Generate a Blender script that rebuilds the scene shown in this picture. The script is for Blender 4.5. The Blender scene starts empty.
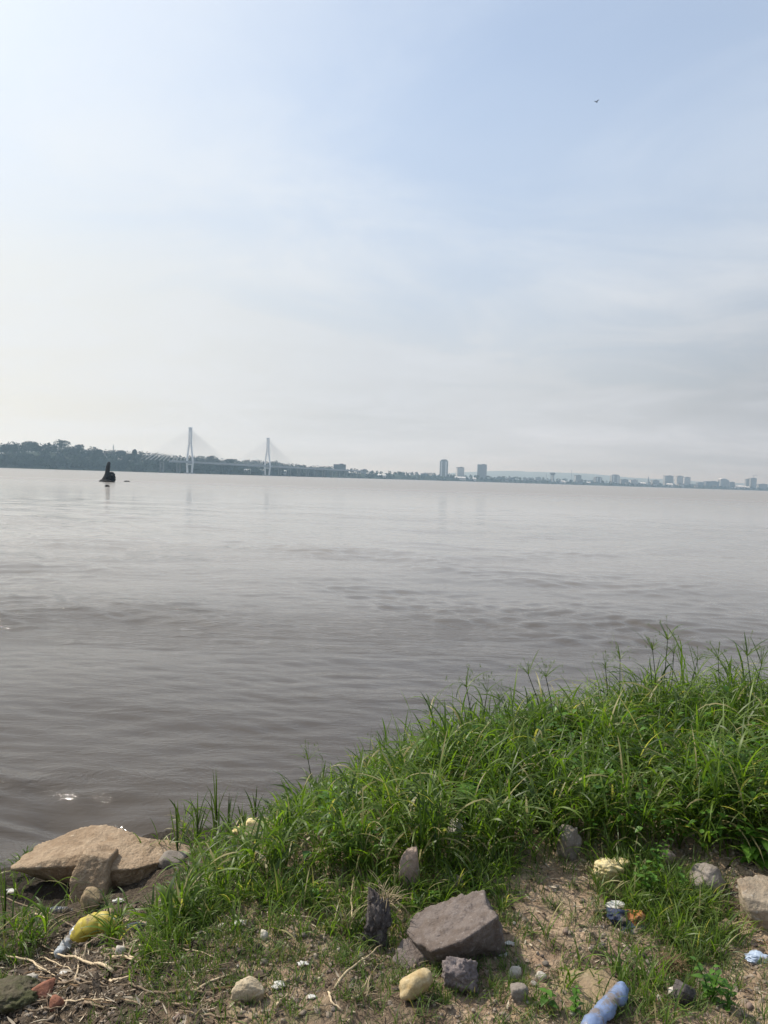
import bpy, bmesh, math, random
import numpy as np
from mathutils import Vector, Matrix, noise

R = math.radians
sc = bpy.context.scene
col = sc.collection

# ------------------------------------------------------------------ camera
F = 740.0; EYE = 2.35; PITCH = math.atan(33.9/740); ROLL = R(1.83)
cd = bpy.data.cameras.new('camera'); cam = bpy.data.objects.new('camera', cd); col.objects.link(cam)
fwd = Vector((0, math.cos(PITCH), -math.sin(PITCH))); up0 = Vector((0, math.sin(PITCH), math.cos(PITCH))); rt0 = Vector((1, 0, 0))
rt = rt0*math.cos(ROLL) + up0*math.sin(ROLL); up = up0*math.cos(ROLL) - rt0*math.sin(ROLL)
cam.matrix_world = Matrix(((rt.x, up.x, -fwd.x, 0), (rt.y, up.y, -fwd.y, 0), (rt.z, up.z, -fwd.z, EYE), (0, 0, 0, 1)))
cd.sensor_fit = 'VERTICAL'; cd.sensor_height = 24; cd.lens = F/1024*24
cd.clip_start = 0.05; cd.clip_end = 40000
sc.camera = cam

# ------------------------------------------------------------------ light
SUN_AZ = R(-61); SUN_EL = R(47)          # azimuth clockwise from +Y
SUN = Vector((math.sin(SUN_AZ)*math.cos(SUN_EL), math.cos(SUN_AZ)*math.cos(SUN_EL), math.sin(SUN_EL)))
sl = bpy.data.lights.new('sun', 'SUN'); so = bpy.data.objects.new('sun', sl); col.objects.link(so)
sl.energy = 4.8; sl.angle = R(1.2); sl.color = (1.0, 0.93, 0.82)
so.rotation_euler = SUN.to_track_quat('Z', 'Y').to_euler()

class NT:
    """small node-tree helper"""
    def __init__(s, tree): s.t = tree; s.n = tree.nodes; s.l = tree.links
    def __call__(s, typ, inp=None, **kw):
        n = s.n.new(typ)
        for k, v in kw.items(): setattr(n, k, v)
        for k, v in (inp or {}).items():
            if isinstance(v, bpy.types.NodeSocket): s.l.new(v, n.inputs[k])
            else: n.inputs[k].default_value = v
        return n
    def math(s, op, a, b=0.0, clamp=False):
        return s('ShaderNodeMath', {0: a, 1: b}, operation=op, use_clamp=clamp).outputs[0]
    def mix(s, f, a, b, bt='MIX'):
        n = s.n.new('ShaderNodeMix'); n.data_type = 'RGBA'; n.blend_type = bt
        for sk, v in ((n.inputs[0], f), (n.inputs[6], a), (n.inputs[7], b)):
            if isinstance(v, bpy.types.NodeSocket): s.l.new(v, sk)
            else: sk.default_value = v if not isinstance(v, tuple) or len(v) == 4 else (*v, 1)
        return n.outputs[2]
    def ramp(s, f, a, b, lo=0.0, hi=1.0):
        n = s('ShaderNodeMapRange', {0: f, 1: a, 2: b, 3: lo, 4: hi}, interpolation_type='SMOOTHSTEP'); return n.outputs[0]
    def noise(s, vec, scale, detail=4, rough=.55, dist=0.0):
        return s('ShaderNodeTexNoise', {'Vector': vec, 'Scale': scale, 'Detail': detail, 'Roughness': rough, 'Distortion': dist}).outputs['Fac']
    def mapping(s, vec, scale, loc=(0, 0, 0), rot=(0, 0, 0)):
        return s('ShaderNodeMapping', {'Vector': vec, 'Scale': scale, 'Location': loc, 'Rotation': rot}).outputs[0]

w = bpy.data.worlds.new('World'); sc.world = w; w.use_nodes = True
N = NT(w.node_tree); N.n.clear()
sky = N('ShaderNodeTexSky', sky_type='NISHITA', sun_disc=False, sun_elevation=SUN_EL, sun_rotation=SUN_AZ, air_density=1.0, dust_density=2.0, ozone_density=1.5)
d = N('ShaderNodeTexCoord').outputs['Generated']
xyz = N('ShaderNodeSeparateXYZ', {0: d})
zz = N.math('MAXIMUM', xyz.outputs[2], 0.0)
sd = N('ShaderNodeVectorMath', {0: d, 1: tuple(Vector((SUN.x, SUN.y, 0.25)).normalized())}, operation='DOT_PRODUCT').outputs['Value']
veil = N.mix(N.ramp(sd, 0.45, 0.98), (0.57, 0.595, 0.62), (0.82, 0.79, 0.69))
veil = N.mix(N.ramp(sd, 0.45, -0.4), veil, (0.15, 0.17, 0.20))
zc = N.math('ADD', zz, 0.12)
pl = N('ShaderNodeCombineXYZ', {0: N.math('DIVIDE', xyz.outputs[0], zc), 1: N.math('DIVIDE', xyz.outputs[1], zc), 2: 0.0}).outputs[0]
c1 = N.noise(N.mapping(pl, (1.1, 1.3, 1), (3.1, 1.7, 0), (0, 0, R(35))), 1.0, 7, .62, .7)
c2 = N.noise(N.mapping(pl, (0.5, 0.55, 1), (8.1, 4.7, 0)), 1.0, 3, .5, .2)
cl = N.math('ADD', N.ramp(c1, .34, .74, 0, .34), N.ramp(c2, .33, .66, 0, .36))
hz = N.ramp(zz, 0.58, 0.02, 0.36, 0.97)
fac = N.math('ADD', hz, N.math('MULTIPLY', cl, 0.62), True)
# thin high cloud is a little whiter than the veil below it
veil2 = N.mix(N.math('MULTIPLY', cl, 0.8), N.mix(N.ramp(zz, .05, .5), veil, N.mix(.75, veil, (.67, .79, .94))), (0.76, 0.80, 0.87))
skyc = N('ShaderNodeVectorMath', {0: sky.outputs[0], 'Scale': 0.105}, operation='SCALE').outputs[0]
skyc = N.mix(1.0, skyc, (1.10, 1.24, 1.38), 'MULTIPLY')
glow = N('ShaderNodeVectorMath', {0: d, 1: tuple(SUN)}, operation='DOT_PRODUCT').outputs['Value']
g = N.ramp(glow, .66, 1.0, 0, .6)
tot = N.mix(fac, skyc, veil2)
tot = N.mix(g, tot, (1.0, 1.0, 0.97))
bg = N('ShaderNodeBackground', {0: tot, 1: 1.0})
N('ShaderNodeOutputWorld', {0: bg.outputs[0]})

vs = sc.view_settings; vs.view_transform = 'Standard'; vs.look = 'None'; vs.gamma = 1; vs.exposure = 0.12; vs.use_curve_mapping = False
sc.cycles.use_denoising = True
sc.cycles.max_bounces = 8; sc.cycles.diffuse_bounces = 3; sc.cycles.transmission_bounces = 4; sc.cycles.volume_bounces = 0
sc.cycles.transparent_max_bounces = 8

# ------------------------------------------------------------------ helpers
def ray(px, py):
    u = (px-384)/F; v = -(py-512)/F
    return rt*u + up*v + fwd
def at(px, py, z=0.0):
    dd = ray(px, py); t = (z-EYE)/dd.z; return Vector((dd.x*t, dd.y*t, z))
def at_dist(px, py, D):
    """the point seen at this pixel at forward distance D"""
    dd = ray(px, py); t = D/dd.y; return Vector((dd.x*t, D, EYE+dd.z*t))
def smooth(a, b, x):
    t = np.clip((np.asarray(x, float)-a)/(b-a), 0, 1); return t*t*(3-2*t)

def tag(o, label=None, cat=None, group=None, kind=None):
    if label: o['label'] = label
    if cat: o['category'] = cat
    if group: o['group'] = group
    if kind: o['kind'] = kind
    return o
def empty(name, loc, rz=0.0):
    o = bpy.data.objects.new(name, None); o.empty_display_size = .1; col.objects.link(o); o.location = loc; o.rotation_euler = (0, 0, rz); return o
def mesh_np(name, V, Fq, mat=None, parent=None, tint=None, smooth_=True, loc=None):
    V = np.asarray(V, np.float32); Fq = np.asarray(Fq, np.int32); k = Fq.shape[1]
    me = bpy.data.meshes.new(name)
    me.vertices.add(len(V)); me.vertices.foreach_set('co', V.ravel())
    me.loops.add(Fq.size); me.loops.foreach_set('vertex_index', Fq.ravel())
    me.polygons.add(len(Fq)); me.polygons.foreach_set('loop_start', np.arange(len(Fq), dtype=np.int32)*k)
    me.polygons.foreach_set('loop_total', np.full(len(Fq), k, np.int32))
    me.polygons.foreach_set('use_smooth', np.full(len(Fq), bool(smooth_)))
    if tint is not None:
        a = me.attributes.new('tint', 'FLOAT', 'POINT'); a.data.foreach_set('value', np.asarray(tint, np.float32))
    me.update(calc_edges=True); me.validate()
    if mat: me.materials.append(mat)
    o = bpy.data.objects.new(name, me); col.objects.link(o)
    if parent: o.parent = parent
    if loc is not None: o.location = loc
    return o
def bm_obj(name, bm, mat, parent=None, smooth_=False):
    me = bpy.data.meshes.new(name); bm.to_mesh(me); bm.free()
    if smooth_:
        for p in me.polygons: p.use_smooth = True
    me.materials.append(mat)
    o = bpy.data.objects.new(name, me); col.objects.link(o)
    if parent: o.parent = parent
    return o
def add_box(bm, c, s, rz=0.0, top=1.0):
    hx, hy, hz_ = s[0]/2, s[1]/2, s[2]/2; vs_ = []
    ca, sa = math.cos(rz), math.sin(rz)
    for z_ in (-1, 1):
        k = top if z_ > 0 else 1
        for a, b in ((-1, -1), (1, -1), (1, 1), (-1, 1)):
            x_, y_ = a*hx*k, b*hy*k
            vs_.append(bm.verts.new((c[0]+x_*ca-y_*sa, c[1]+x_*sa+y_*ca, c[2]+z_*hz_)))
    for f in ((0, 3, 2, 1), (4, 5, 6, 7), (0, 1, 5, 4), (1, 2, 6, 5), (2, 3, 7, 6), (3, 0, 4, 7)): bm.faces.new([vs_[i] for i in f])
def add_tube(bm, pts, rad, sides=6, cap=True):
    pts = [Vector(p) for p in pts]; rings = []
    rad = rad if isinstance(rad, (list, tuple)) else [rad]*len(pts)
    t0 = (pts[1]-pts[0]).normalized(); a = t0.orthogonal().normalized()
    for i, p in enumerate(pts):
        t = (pts[min(i+1, len(pts)-1)]-pts[max(i-1, 0)]).normalized()
        a = (a - t*a.dot(t)).normalized(); b = t.cross(a)
        rings.append([bm.verts.new(p + (a*math.cos(2*math.pi*k/sides) + b*math.sin(2*math.pi*k/sides))*rad[i]) for k in range(sides)])
    for i in range(len(rings)-1):
        for k in range(sides):
            bm.faces.new((rings[i][k], rings[i][(k+1) % sides], rings[i+1][(k+1) % sides], rings[i+1][k]))
    if cap: bm.faces.new(rings[0][::-1]); bm.faces.new(rings[-1])

# ------------------------------------------------------------------ materials
def new_mat(name):
    m = bpy.data.materials.new(name); m.use_nodes = True; n = NT(m.node_tree); n.n.clear()
    return m, n
def finish(n, shader): n('ShaderNodeOutputMaterial', {0: shader})
def simple(name, c, rough=.8, var=.25, scale=20, bump=.3, metallic=0.0, spec=.3, bscale=None):
    m, n = new_mat(name)
    co = n('ShaderNodeTexCoord').outputs['Object']
    f = n.noise(co, scale, 5, .6)
    cc = n.mix(n.ramp(f, .3, .7), tuple(x*(1-var) for x in c), tuple(min(1, x*(1+var)) for x in c))
    p = n('ShaderNodeBsdfPrincipled', {'Base Color': cc, 'Roughness': rough, 'Metallic': metallic, 'Specular IOR Level': spec})
    if bump: n.l.new(n('ShaderNodeBump', {'Height': n.noise(co, bscale or scale*3, 6, .65), 'Strength': bump, 'Distance': .3/(bscale or scale*3)}).outputs[0], p.inputs['Normal'])
    finish(n, p.outputs[0]); return m
def rock_mat(name, a, b, c, scale=9, bump=.6):
    """a main, b patches, c specks"""
    m, n = new_mat(name)
    co = n('ShaderNodeTexCoord').outputs['Object']
    f1 = n.noise(co, scale, 6, .62, .4); f2 = n.noise(co, scale*3.3, 5, .7); f3 = n.noise(co, scale*11, 3, .6)
    cc = n.mix(n.ramp(f1, .40, .62), a, b)
    cc = n.mix(n.ramp(f2, .56, .70, 0, .75), cc, c)
    cc = n.mix(n.ramp(f3, .3, .75, 0, .45), cc, tuple(x*.45 for x in a))
    p = n('ShaderNodeBsdfPrincipled', {'Base Color': cc, 'Roughness': .86, 'Specular IOR Level': .25})
    h = n.math('ADD', n.math('MULTIPLY', f2, 1.0), n.math('MULTIPLY', f3, .45))
    n.l.new(n('ShaderNodeBump', {'Height': h, 'Strength': bump, 'Distance': .12/scale}).outputs[0], p.inputs['Normal'])
    finish(n, p.outputs[0]); return m
def leaf_mat(name, dark, light, dry, transl=.45, rough=.45):
    m, n = new_mat(name)
    t = n('ShaderNodeAttribute', attribute_name='tint').outputs['Fac']
    cc = n.mix(n.ramp(t, 0, .8), dark, light)
    cc = n.mix(n.ramp(t, .93, 1.0), cc, dry)
    co = n('ShaderNodeTexCoord').outputs['Object']
    cc = n.mix(n.ramp(n.noise(co, 2.2, 3), .4, .7, 0, .4), cc, n.mix(.5, cc, light))
    p = n('ShaderNodeBsdfPrincipled', {'Base Color': cc, 'Roughness': rough, 'Specular IOR Level': .4})
    tc = n.mix(1.0, cc, (1.5, 1.7, .55, 1), 'MULTIPLY')
    tr = n('ShaderNodeBsdfTranslucent', {0: tc})
    mx = n('ShaderNodeMixShader', {0: transl, 1: p.outputs[0], 2: tr.outputs[0]})
    finish(n, mx.outputs[0]); return m

M = {}
M['grass'] = leaf_mat('grass_blade', (.036, .068, .013), (.135, .205, .030), (.36, .31, .16), .5)
M['turf'] = leaf_mat('turf_blade', (.045, .078, .018), (.11, .17, .030), (.22, .18, .09), .35, .6)
M['weed'] = leaf_mat('weed_leaf', (.045, .11, .015), (.11, .23, .03), (.25, .26, .06), .4)
M['sedge'] = leaf_mat('sedge', (.035, .060, .020), (.09, .13, .035), (.20, .17, .08), .35)
M['straw'] = simple('dry_straw', (.36, .29, .18), .8, .35, 40, 0)
M['thatch_pale'] = simple('weathered_straw', (.25, .20, .12), .85, .35, 40, 0)
M['thatch'] = simple('dead_brown_grass', (.17, .11, .06), .9, .4, 40, 0)
M['twig'] = simple('twig_bark', (.20, .15, .10), .85, .4, 60, .4)
M['pale_twig'] = simple('pale_driftwood', (.48, .38, .25), .75, .3, 60, .4)
M['far_leaf'] = simple('far_foliage', (.030, .044, .030), .9, .45, .05, 0, spec=.05)
M['bark'] = simple('tree_bark', (.14, .11, .085), .9, .3, 2, 0)
M['rock_tan'] = rock_mat('tan_sandstone', (.37, .275, .185), (.27, .19, .12), (.50, .41, .30), 7, 1.0)
M['rock_block'] = rock_mat('brown_sandstone', (.30, .22, .14), (.24, .20, .10), (.36, .28, .19), 7)
M['rock_purple'] = rock_mat('purple_brown_sandstone', (.190, .158, .142), (.135, .105, .088), (.29, .255, .235), 14, 1.0)
M['rock_pale'] = rock_mat('pale_sandstone', (.48, .40, .28), (.36, .28, .18), (.62, .56, .45), 14, .7)
M['rock_yellow'] = rock_mat('ochre_stone', (.47, .37, .21), (.36, .25, .11), (.58, .50, .36), 12, .35)
M['rock_cream'] = rock_mat('cream_yellow_stone', (.66, .56, .32), (.58, .44, .18), (.74, .68, .50), 16, .6)
M['rock_pale_top'] = rock_mat('brown_boulder_with_pale_crust', (.33, .27, .20), (.24, .18, .125), (.50, .47, .43), 7)
M['rock_mossy'] = rock_mat('mossy_brown_stone', (.10, .085, .055), (.07, .075, .03), (.17, .145, .11), 14, 1.0)
M['rock_grey'] = rock_mat('grey_stone', (.24, .21, .18), (.19, .16, .13), (.34, .31, .28), 12)
M['rock_dark'] = rock_mat('dark_pitted_stone', (.12, .105, .10), (.05, .042, .04), (.36, .33, .31), 20, 1.0)
M['rock_pitted'] = rock_mat('pitted_grey_violet_stone', (.24, .20, .19), (.13, .11, .11), (.42, .38, .36), 26, 1.0)
M['rock_white'] = rock_mat('whitish_stone', (.55, .51, .45), (.42, .37, .30), (.66, .63, .58), 15)
M['rock_pink'] = rock_mat('pinkish_stone', (.36, .27, .22), (.28, .20, .16), (.45, .40, .37), 18)
M['rock_red'] = rock_mat('reddish_brick', (.30, .13, .08), (.22, .10, .07), (.36, .2, .15), 18)
M['pebble'] = rock_mat('pebble_stone', (.34, .28, .215), (.22, .175, .135), (.52, .47, .40), 25)

# ------------------------------------------------------------------ land form
SX = np.array([-40, -12, -5, -2.5, -1.2, -.5, .5, 1.5, 3, 6, 14, 40.]); SY = np.array([2.0, 2.9, 3.6, 4.0, 4.55, 4.9, 5.35, 5.7, 6.0, 6.4, 7.4, 9.])
def shore(x): return np.interp(x, SX, SY)
def base_z(x, y):
    x = np.asarray(x, float); y = np.asarray(y, float)
    zn = .40 + .37*smooth(-1.5, -.25, x) + .05*smooth(.6, 2.2, x)
    wd = 2.1 - .75*smooth(-1.0, .8, x)
    s = (shore(x)-y)/wd
    z = zn*np.clip(s, 0, 1)**.8
    z = np.where(s < 0, s*.55, z) - np.where(s < 0, .0, 0)
    z = z + .10*smooth(1.0, 1.3, s)*smooth(-.2, .4, x)*0
    z = z + .06*np.exp(-((x-1.6)**2/1.2+(y-3.7)**2/.35))
    z = z - .11*np.exp(-(((x+1.62)/.26)**2+((y-3.78)/.16)**2)) - .06*np.exp(-(((x+1.1)/.22)**2+((y-3.72)/.12)**2))
    return np.maximum(z, -1.5)
def nz(p, sc_, oc=3): return noise.fractal(Vector(p)*sc_, 1.0, 2.0, oc)
def ground_z(x, y):
    z = float(base_z(x, y))
    z += .045*nz((x, y, 0), 1.3, 2) + .018*nz((x, y, 3), 5, 3)
    if abs(x-.2) < 3.6 and .9 < y < 6: 
        a = nz((x, y, 7), 22, 4); z += .0125*a
    return z
def hit(px, py):
    """where the sight line of a pixel meets the bank"""
    dd = ray(px, py).normalized(); t = 1.2
    while t < 12:
        p = Vector((0, 0, EYE)) + dd*t
        if p.z <= ground_z(p.x, p.y): break
        t += .02
    return Vector((p.x, p.y, ground_z(p.x, p.y)))
def px_size(p): return (Vector(p)-Vector((0, 0, EYE))).length/F

def axis(parts):
    out = []
    for a, b, s in parts: out.append(np.arange(a, b, s))
    return np.unique(np.concatenate(out).round(4))
gx = axis([(-40, -12, 2), (-12, -3.4, .3), (-3.4, 3.6, .0125), (3.6, 12, .3), (12, 41, 2)])
gy = axis([(-30, -4, 2), (-4, 1, .3), (1, 1.6, .05), (1.6, 3.7, .0125), (3.7, 6.4, .03), (6.4, 12, .3)])
GX, GY = np.meshgrid(gx, gy); nx, ny = len(gx), len(gy)
GZ = base_z(GX, GY)
gf = GZ.ravel().copy(); fx = GX.ravel(); fy = GY.ravel()
for i in range(len(gf)): gf[i] = ground_z(fx[i], fy[i])
idx = np.arange(nx*ny).reshape(ny, nx)
GF = np.stack([idx[:-1, :-1], idx[:-1, 1:], idx[1:, 1:], idx[1:, :-1]], -1).reshape(-1, 4)
m, n = new_mat('bank_soil')
co = n('ShaderNodeTexCoord').outputs['Object']; sp = n('ShaderNodeSeparateXYZ', {0: co})
f1 = n.noise(co, 1.7, 5, .6, .3); f2 = n.noise(co, 9, 6, .65); f3 = n.noise(co, 60, 4, .65)
sand = n.mix(n.ramp(f2, .35, .68), (.27, .19, .128), (.46, .345, .235))
dark = n.mix(n.ramp(f3, .35, .65), (.045, .034, .024), (.115, .088, .060))
left = n.ramp(n.math('ADD', sp.outputs[0], n.math('MULTIPLY', f1, .8)), .08, -.42, 0, 1.0)
dm = n.math('ADD', n.ramp(f1, .50, .66, 0, .7), left, True)
cc = n.mix(dm, sand, dark)
vor = n('ShaderNodeTexVoronoi', {'Vector': co, 'Scale': 85.0, 'Randomness': 1.0})
peb = n.ramp(vor.outputs['Distance'], .34, .22)
pm = n.math('MULTIPLY', peb, n.ramp(n.noise(co, 14, 3), .48, .6))
cc = n.mix(n.math('MULTIPLY', pm, .55), cc, n.mix(vor.outputs['Color'], (.20, .15, .10), (.50, .44, .36)))
cc = n.mix(n.ramp(n.noise(co, 4.5, 4), .52, .68, 0, .5), cc, (.075, .085, .035))
cc = n.mix(n.ramp(sp.outputs[2], .17, .06), cc, (.04, .032, .024))
p = n('ShaderNodeBsdfPrincipled', {'Base Color': cc, 'Roughness': .93, 'Specular IOR Level': .2})
hh = n.math('ADD', n.math('MULTIPLY', f3, .8), n.math('MULTIPLY', pm, .9)); hh = n.math('ADD', hh, n.math('MULTIPLY', n.ramp(n.noise(co, 34, 5, .65, .4), .35, .65), 1.3))
n.l.new(n('ShaderNodeBump', {'Height': hh, 'Strength': .9, 'Distance': .008}).outputs[0], p.inputs['Normal'])
finish(n, p.outputs[0]); M['soil'] = m
tag(mesh_np('ground', np.stack([fx, fy, gf], 1), GF, m), 'bare sandy brown river bank with damp dark patches', None, None, 'structure')

# ------------------------------------------------------------------ water
def wave_h(X, Y):
    r = np.sqrt(X*X+Y*Y); a = np.zeros_like(X); rg = np.random.default_rng(5)
    warp = .35*np.sin(X*.7+1.3*np.sin(Y*.31))+.3*np.sin(Y*.9+X*.4) + .5*np.sin(X*.21+2)
    NF = np.sin(X*.23+1.9*np.sin(Y*.17+.6))*np.sin(Y*.43+1.4*np.sin(X*.19+2)+.3*X)*.6+.4*np.sin(Y*.95+X*.3+2*np.sin(X*.4))
    for k in range(26):
        lam = .16*1.18**k*(.9+.2*rg.random())
        if lam > 6: break
        for q in range(2):
            th = R(82 + rg.normal()*34); kx, ky = math.cos(th)*2*math.pi/lam, math.sin(th)*2*math.pi/lam
            ph = rg.random()*6.28
            fade = smooth(90*lam, 30*lam, r)          # short waves are left out where the grid is too coarse for them
            env = .35+.65*np.sin(X*(.5+rg.random())/max(lam*2, .5)+Y*.37/lam*.3+rg.random()*6)
            a += (.0105*lam if lam < .6 else .0060*lam**.8)*(.12+.88*smooth(75, 10, r))*(.45+.9*smooth(-.25, .5, NF))*np.sin(kx*X+ky*(Y+warp*.35*lam**.4)+ph)*env*fade
    return a
rr = [2.2]
while rr[-1] < 60: rr.append(rr[-1]+max(.022, .0042*rr[-1]))
while rr[-1] < 9500: rr.append(rr[-1]*1.06)
rr = np.array(rr); th = np.concatenate([np.radians(np.arange(-180, -46, 3)), np.radians(np.linspace(-46, 46, 760)), np.radians(np.arange(49, 181, 3))])
RR, TH = np.meshgrid(rr, th, indexing='ij')
X, Y = RR*np.sin(TH), RR*np.cos(TH); Z = wave_h(X, Y)
idx = np.arange(X.size).reshape(X.shape)
WF = np.stack([idx[:-1, :-1], idx[1:, :-1], idx[1:, 1:], idx[:-1, 1:]], -1).reshape(-1, 4)
# the sheet is only kept on the river side of the bank
keep = (Y.ravel()[WF].max(1) > shore(X.ravel()[WF].mean(1))-1.2)
m, n = new_mat('river_water')
co = n('ShaderNodeTexCoord').outputs['Object']
v1 = n.mapping(co, (.35, 1.0, 1), rot=(0, 0, R(-6)))
b1 = n.noise(v1, 1.9, 7, .66, 1.1); b2 = n.noise(n.mapping(co, (.5, 1, 1), rot=(0, 0, R(9))), 7.0, 5, .65, .9)
b3 = n.noise(n.mapping(co, (.16, 1, 1), rot=(0, 0, R(4))), .22, 4, .55, .5)
patch = n.noise(n.mapping(co, (.22, 1, 1), rot=(0, 0, R(5))), .10, 5, .65, 1.2)
pk = n.ramp(patch, .50, .62, .45, 1.5)
h = n.math('ADD', n.math('MULTIPLY', b1, .035), n.math('MULTIPLY', b2, .020))
b4 = n.noise(n.mapping(co, (.5, 1, 1), rot=(0, 0, R(-12))), 19.0, 3, .6, .2)
h = n.math('ADD', h, n.math('MULTIPLY', b4, .005))
h = n.math('MULTIPLY', h, pk); h = n.math('MULTIPLY', h, n.ramp(n('ShaderNodeSeparateXYZ', {0: co}).outputs[1], 6.0, 70.0, 1.1, .10)); h = n.math('ADD', h, n.math('MULTIPLY', b3, .025))
p = n('ShaderNodeBsdfPrincipled', {'Base Color': n.mix(n.ramp(n('ShaderNodeSeparateXYZ', {0: co}).outputs[1], 5.0, 26.0), (.066, .055, .045), (.225, .208, .186)), 'Roughness': n.ramp(n('ShaderNodeSeparateXYZ', {0: co}).outputs[1], 12.0, 200.0, .06, .32), 'IOR': 1.333, 'Specular IOR Level': .5})  # base colour pales offshore: silt, plus missing sky reflection painted into it
n.l.new(n('ShaderNodeBump', {'Height': h, 'Strength': .7, 'Distance': 1.0}).outputs[0], p.inputs['Normal'])
finish(n, p.outputs[0]); M['water'] = m
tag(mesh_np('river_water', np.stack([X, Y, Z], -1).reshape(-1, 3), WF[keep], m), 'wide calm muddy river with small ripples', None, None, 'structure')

# ------------------------------------------------------------------ far bank
BPX = np.array([-900, -300, 0, 150, 188, 265, 350, 450, 600, 768, 1100, 1900.])
BD = np.array([700, 800, 880, 975, 1060, 1260, 1600, 2200, 2800, 3300, 3900, 4500.])
def bank_D(px): return np.interp(px, BPX, BD)
def px_of(x, y): return 384 + F*x/y          # column at the horizon, close enough for the far bank
TOP = np.array([-900, 0, 40, 80, 130, 200, 260, 320, 420, 560, 700, 1900.]); TH_ = np.array([18, 17, 21, 17, 13, 13, 12, 9, 10, 9, 6, 6.])
rows = np.array([-8, 0, 12, 30, 60, 110, 250, 600, 1400, 2600, 3500.]); cols = np.linspace(-900, 1900, 500)
V = []
for rr_ in rows:
    for c in cols:
        D = bank_D(c)+rr_; x_ = (c-384)/F*D
        t = float(np.interp(c, TOP, TH_)); hgt = t*float(smooth(0, 70, rr_)) + 3*min(1, max(0, rr_)/12)
        hgt += 3.0*noise.noise((x_/90, D/90, 1))*float(smooth(0, 60, rr_))
        V.append((x_, D, hgt if rr_ >= 0 else -1.5))
idx = np.arange(len(V)).reshape(len(rows), len(cols))
FF = np.stack([idx[:-1, :-1], idx[:-1, 1:], idx[1:, 1:], idx[1:, :-1]], -1).reshape(-1, 4)
M['far_land'] = simple('far_land', (.030, .042, .030), .95, .35, .02, 0, spec=.05)
tag(mesh_np('far_bank_terrain', V, FF, M['far_land']), 'low land of the opposite river bank', None, None, 'structure')
# faint hills beyond the city
hp = []; cols2 = np.linspace(330, 1500, 120)
for k, (Dk, s_) in enumerate(((7200, 0), (7500, .6), (8000, 1), (8600, .7), (9200, 0))):
    for c in cols2:
        e = float(smooth(380, 500, c))*(1-.45*float(smooth(560, 760, c)))
        hp.append(((c-384)/F*Dk, Dk, -1+s_*(118*e + 14*noise.noise((c/40, k*.3, 0)) + 5*noise.noise((c/9, k, 2)))))
idx = np.arange(len(hp)).reshape(5, len(cols2))
FF = np.stack([idx[:-1, :-1], idx[:-1, 1:], idx[1:, 1:], idx[1:, :-1]], -1).reshape(-1, 4)
tag(mesh_np('distant_hills', hp, FF, M['far_leaf']), 'faint blue hills far beyond the city', None, None, 'structure')

def land_z(x, y):
    c = px_of(x, y); rr_ = y-float(bank_D(c)); t = float(np.interp(c, TOP, TH_))
    return t*float(smooth(0, 70, rr_)) + 3*min(1, max(0, rr_)/12)

def leaf_cloud(rg, cx, cy, cz, rx, rz, n_, size):
    """n_ leaf-clump quads through the outer volume of a lumpy crown"""
    u = rg.normal(size=(n_, 3)); u /= np.linalg.norm(u, axis=1)[:, None]
    lob = rg.normal(size=(6, 3)); lob /= np.linalg.norm(lob, axis=1)[:, None]
    bulge = 1+.28*np.clip((u@lob.T).max(1)-.55, 0, 1)/.45 - .12
    r_ = (.55+.45*rg.random(n_)**.5)*bulge
    c = np.stack([cx+u[:, 0]*r_*rx, cy+u[:, 1]*r_*rx, cz+u[:, 2]*r_*rz], 1)
    a = rg.normal(size=(n_, 3)); b = np.cross(a, rg.normal(size=(n_, 3)))
    a /= np.linalg.norm(a, axis=1)[:, None]; b /= np.linalg.norm(b, axis=1)[:, None]
    s = (size*(.6+.8*rg.random(n_)))[:, None]
    V_ = np.stack([c-a*s-b*s*.6, c+a*s-b*s*.5, c+a*s*.8+b*s*.6, c-a*s*.7+b*s*.7], 1)
    return V_.reshape(-1, 3)
def quads(V_): return np.arange(len(V_)).reshape(-1, 4)

rg = np.random.default_rng(11); cloud = []
c = -260.0
while c < 1000:
    D = float(bank_D(c)); mpp = D/F
    for k in range(5 if c < 330 else 2):
        dep = rg.choice([2, 2, 12, 25, 45, 75, 110, 170]) + rg.random()*22
        y_ = D+dep; x_ = (c+rg.normal()*1.5-384)/F*y_
        big = 1.0 if c < 330 else .8
        hgt = (6+5*rg.random())*big*(1.15 if dep > 60 else .85); rx = hgt*(.45+.3*rg.random())
        g0 = land_z(x_, y_)
        n_ = int(70 if c < 330 else 34)
        cloud.append(leaf_cloud(rg, x_, y_, g0+hgt*.52, rx, hgt*.55, n_, .9 if c < 330 else 1.5))
    c += (3.0/mpp if c < 330 else 6.0/mpp)
V = np.concatenate(cloud)
tag(mesh_np('distant_woodland', V, quads(V), M['far_leaf'], smooth_=False), 'hazy mass of dark trees lining the opposite river bank', None, None, 'stuff')

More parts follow.
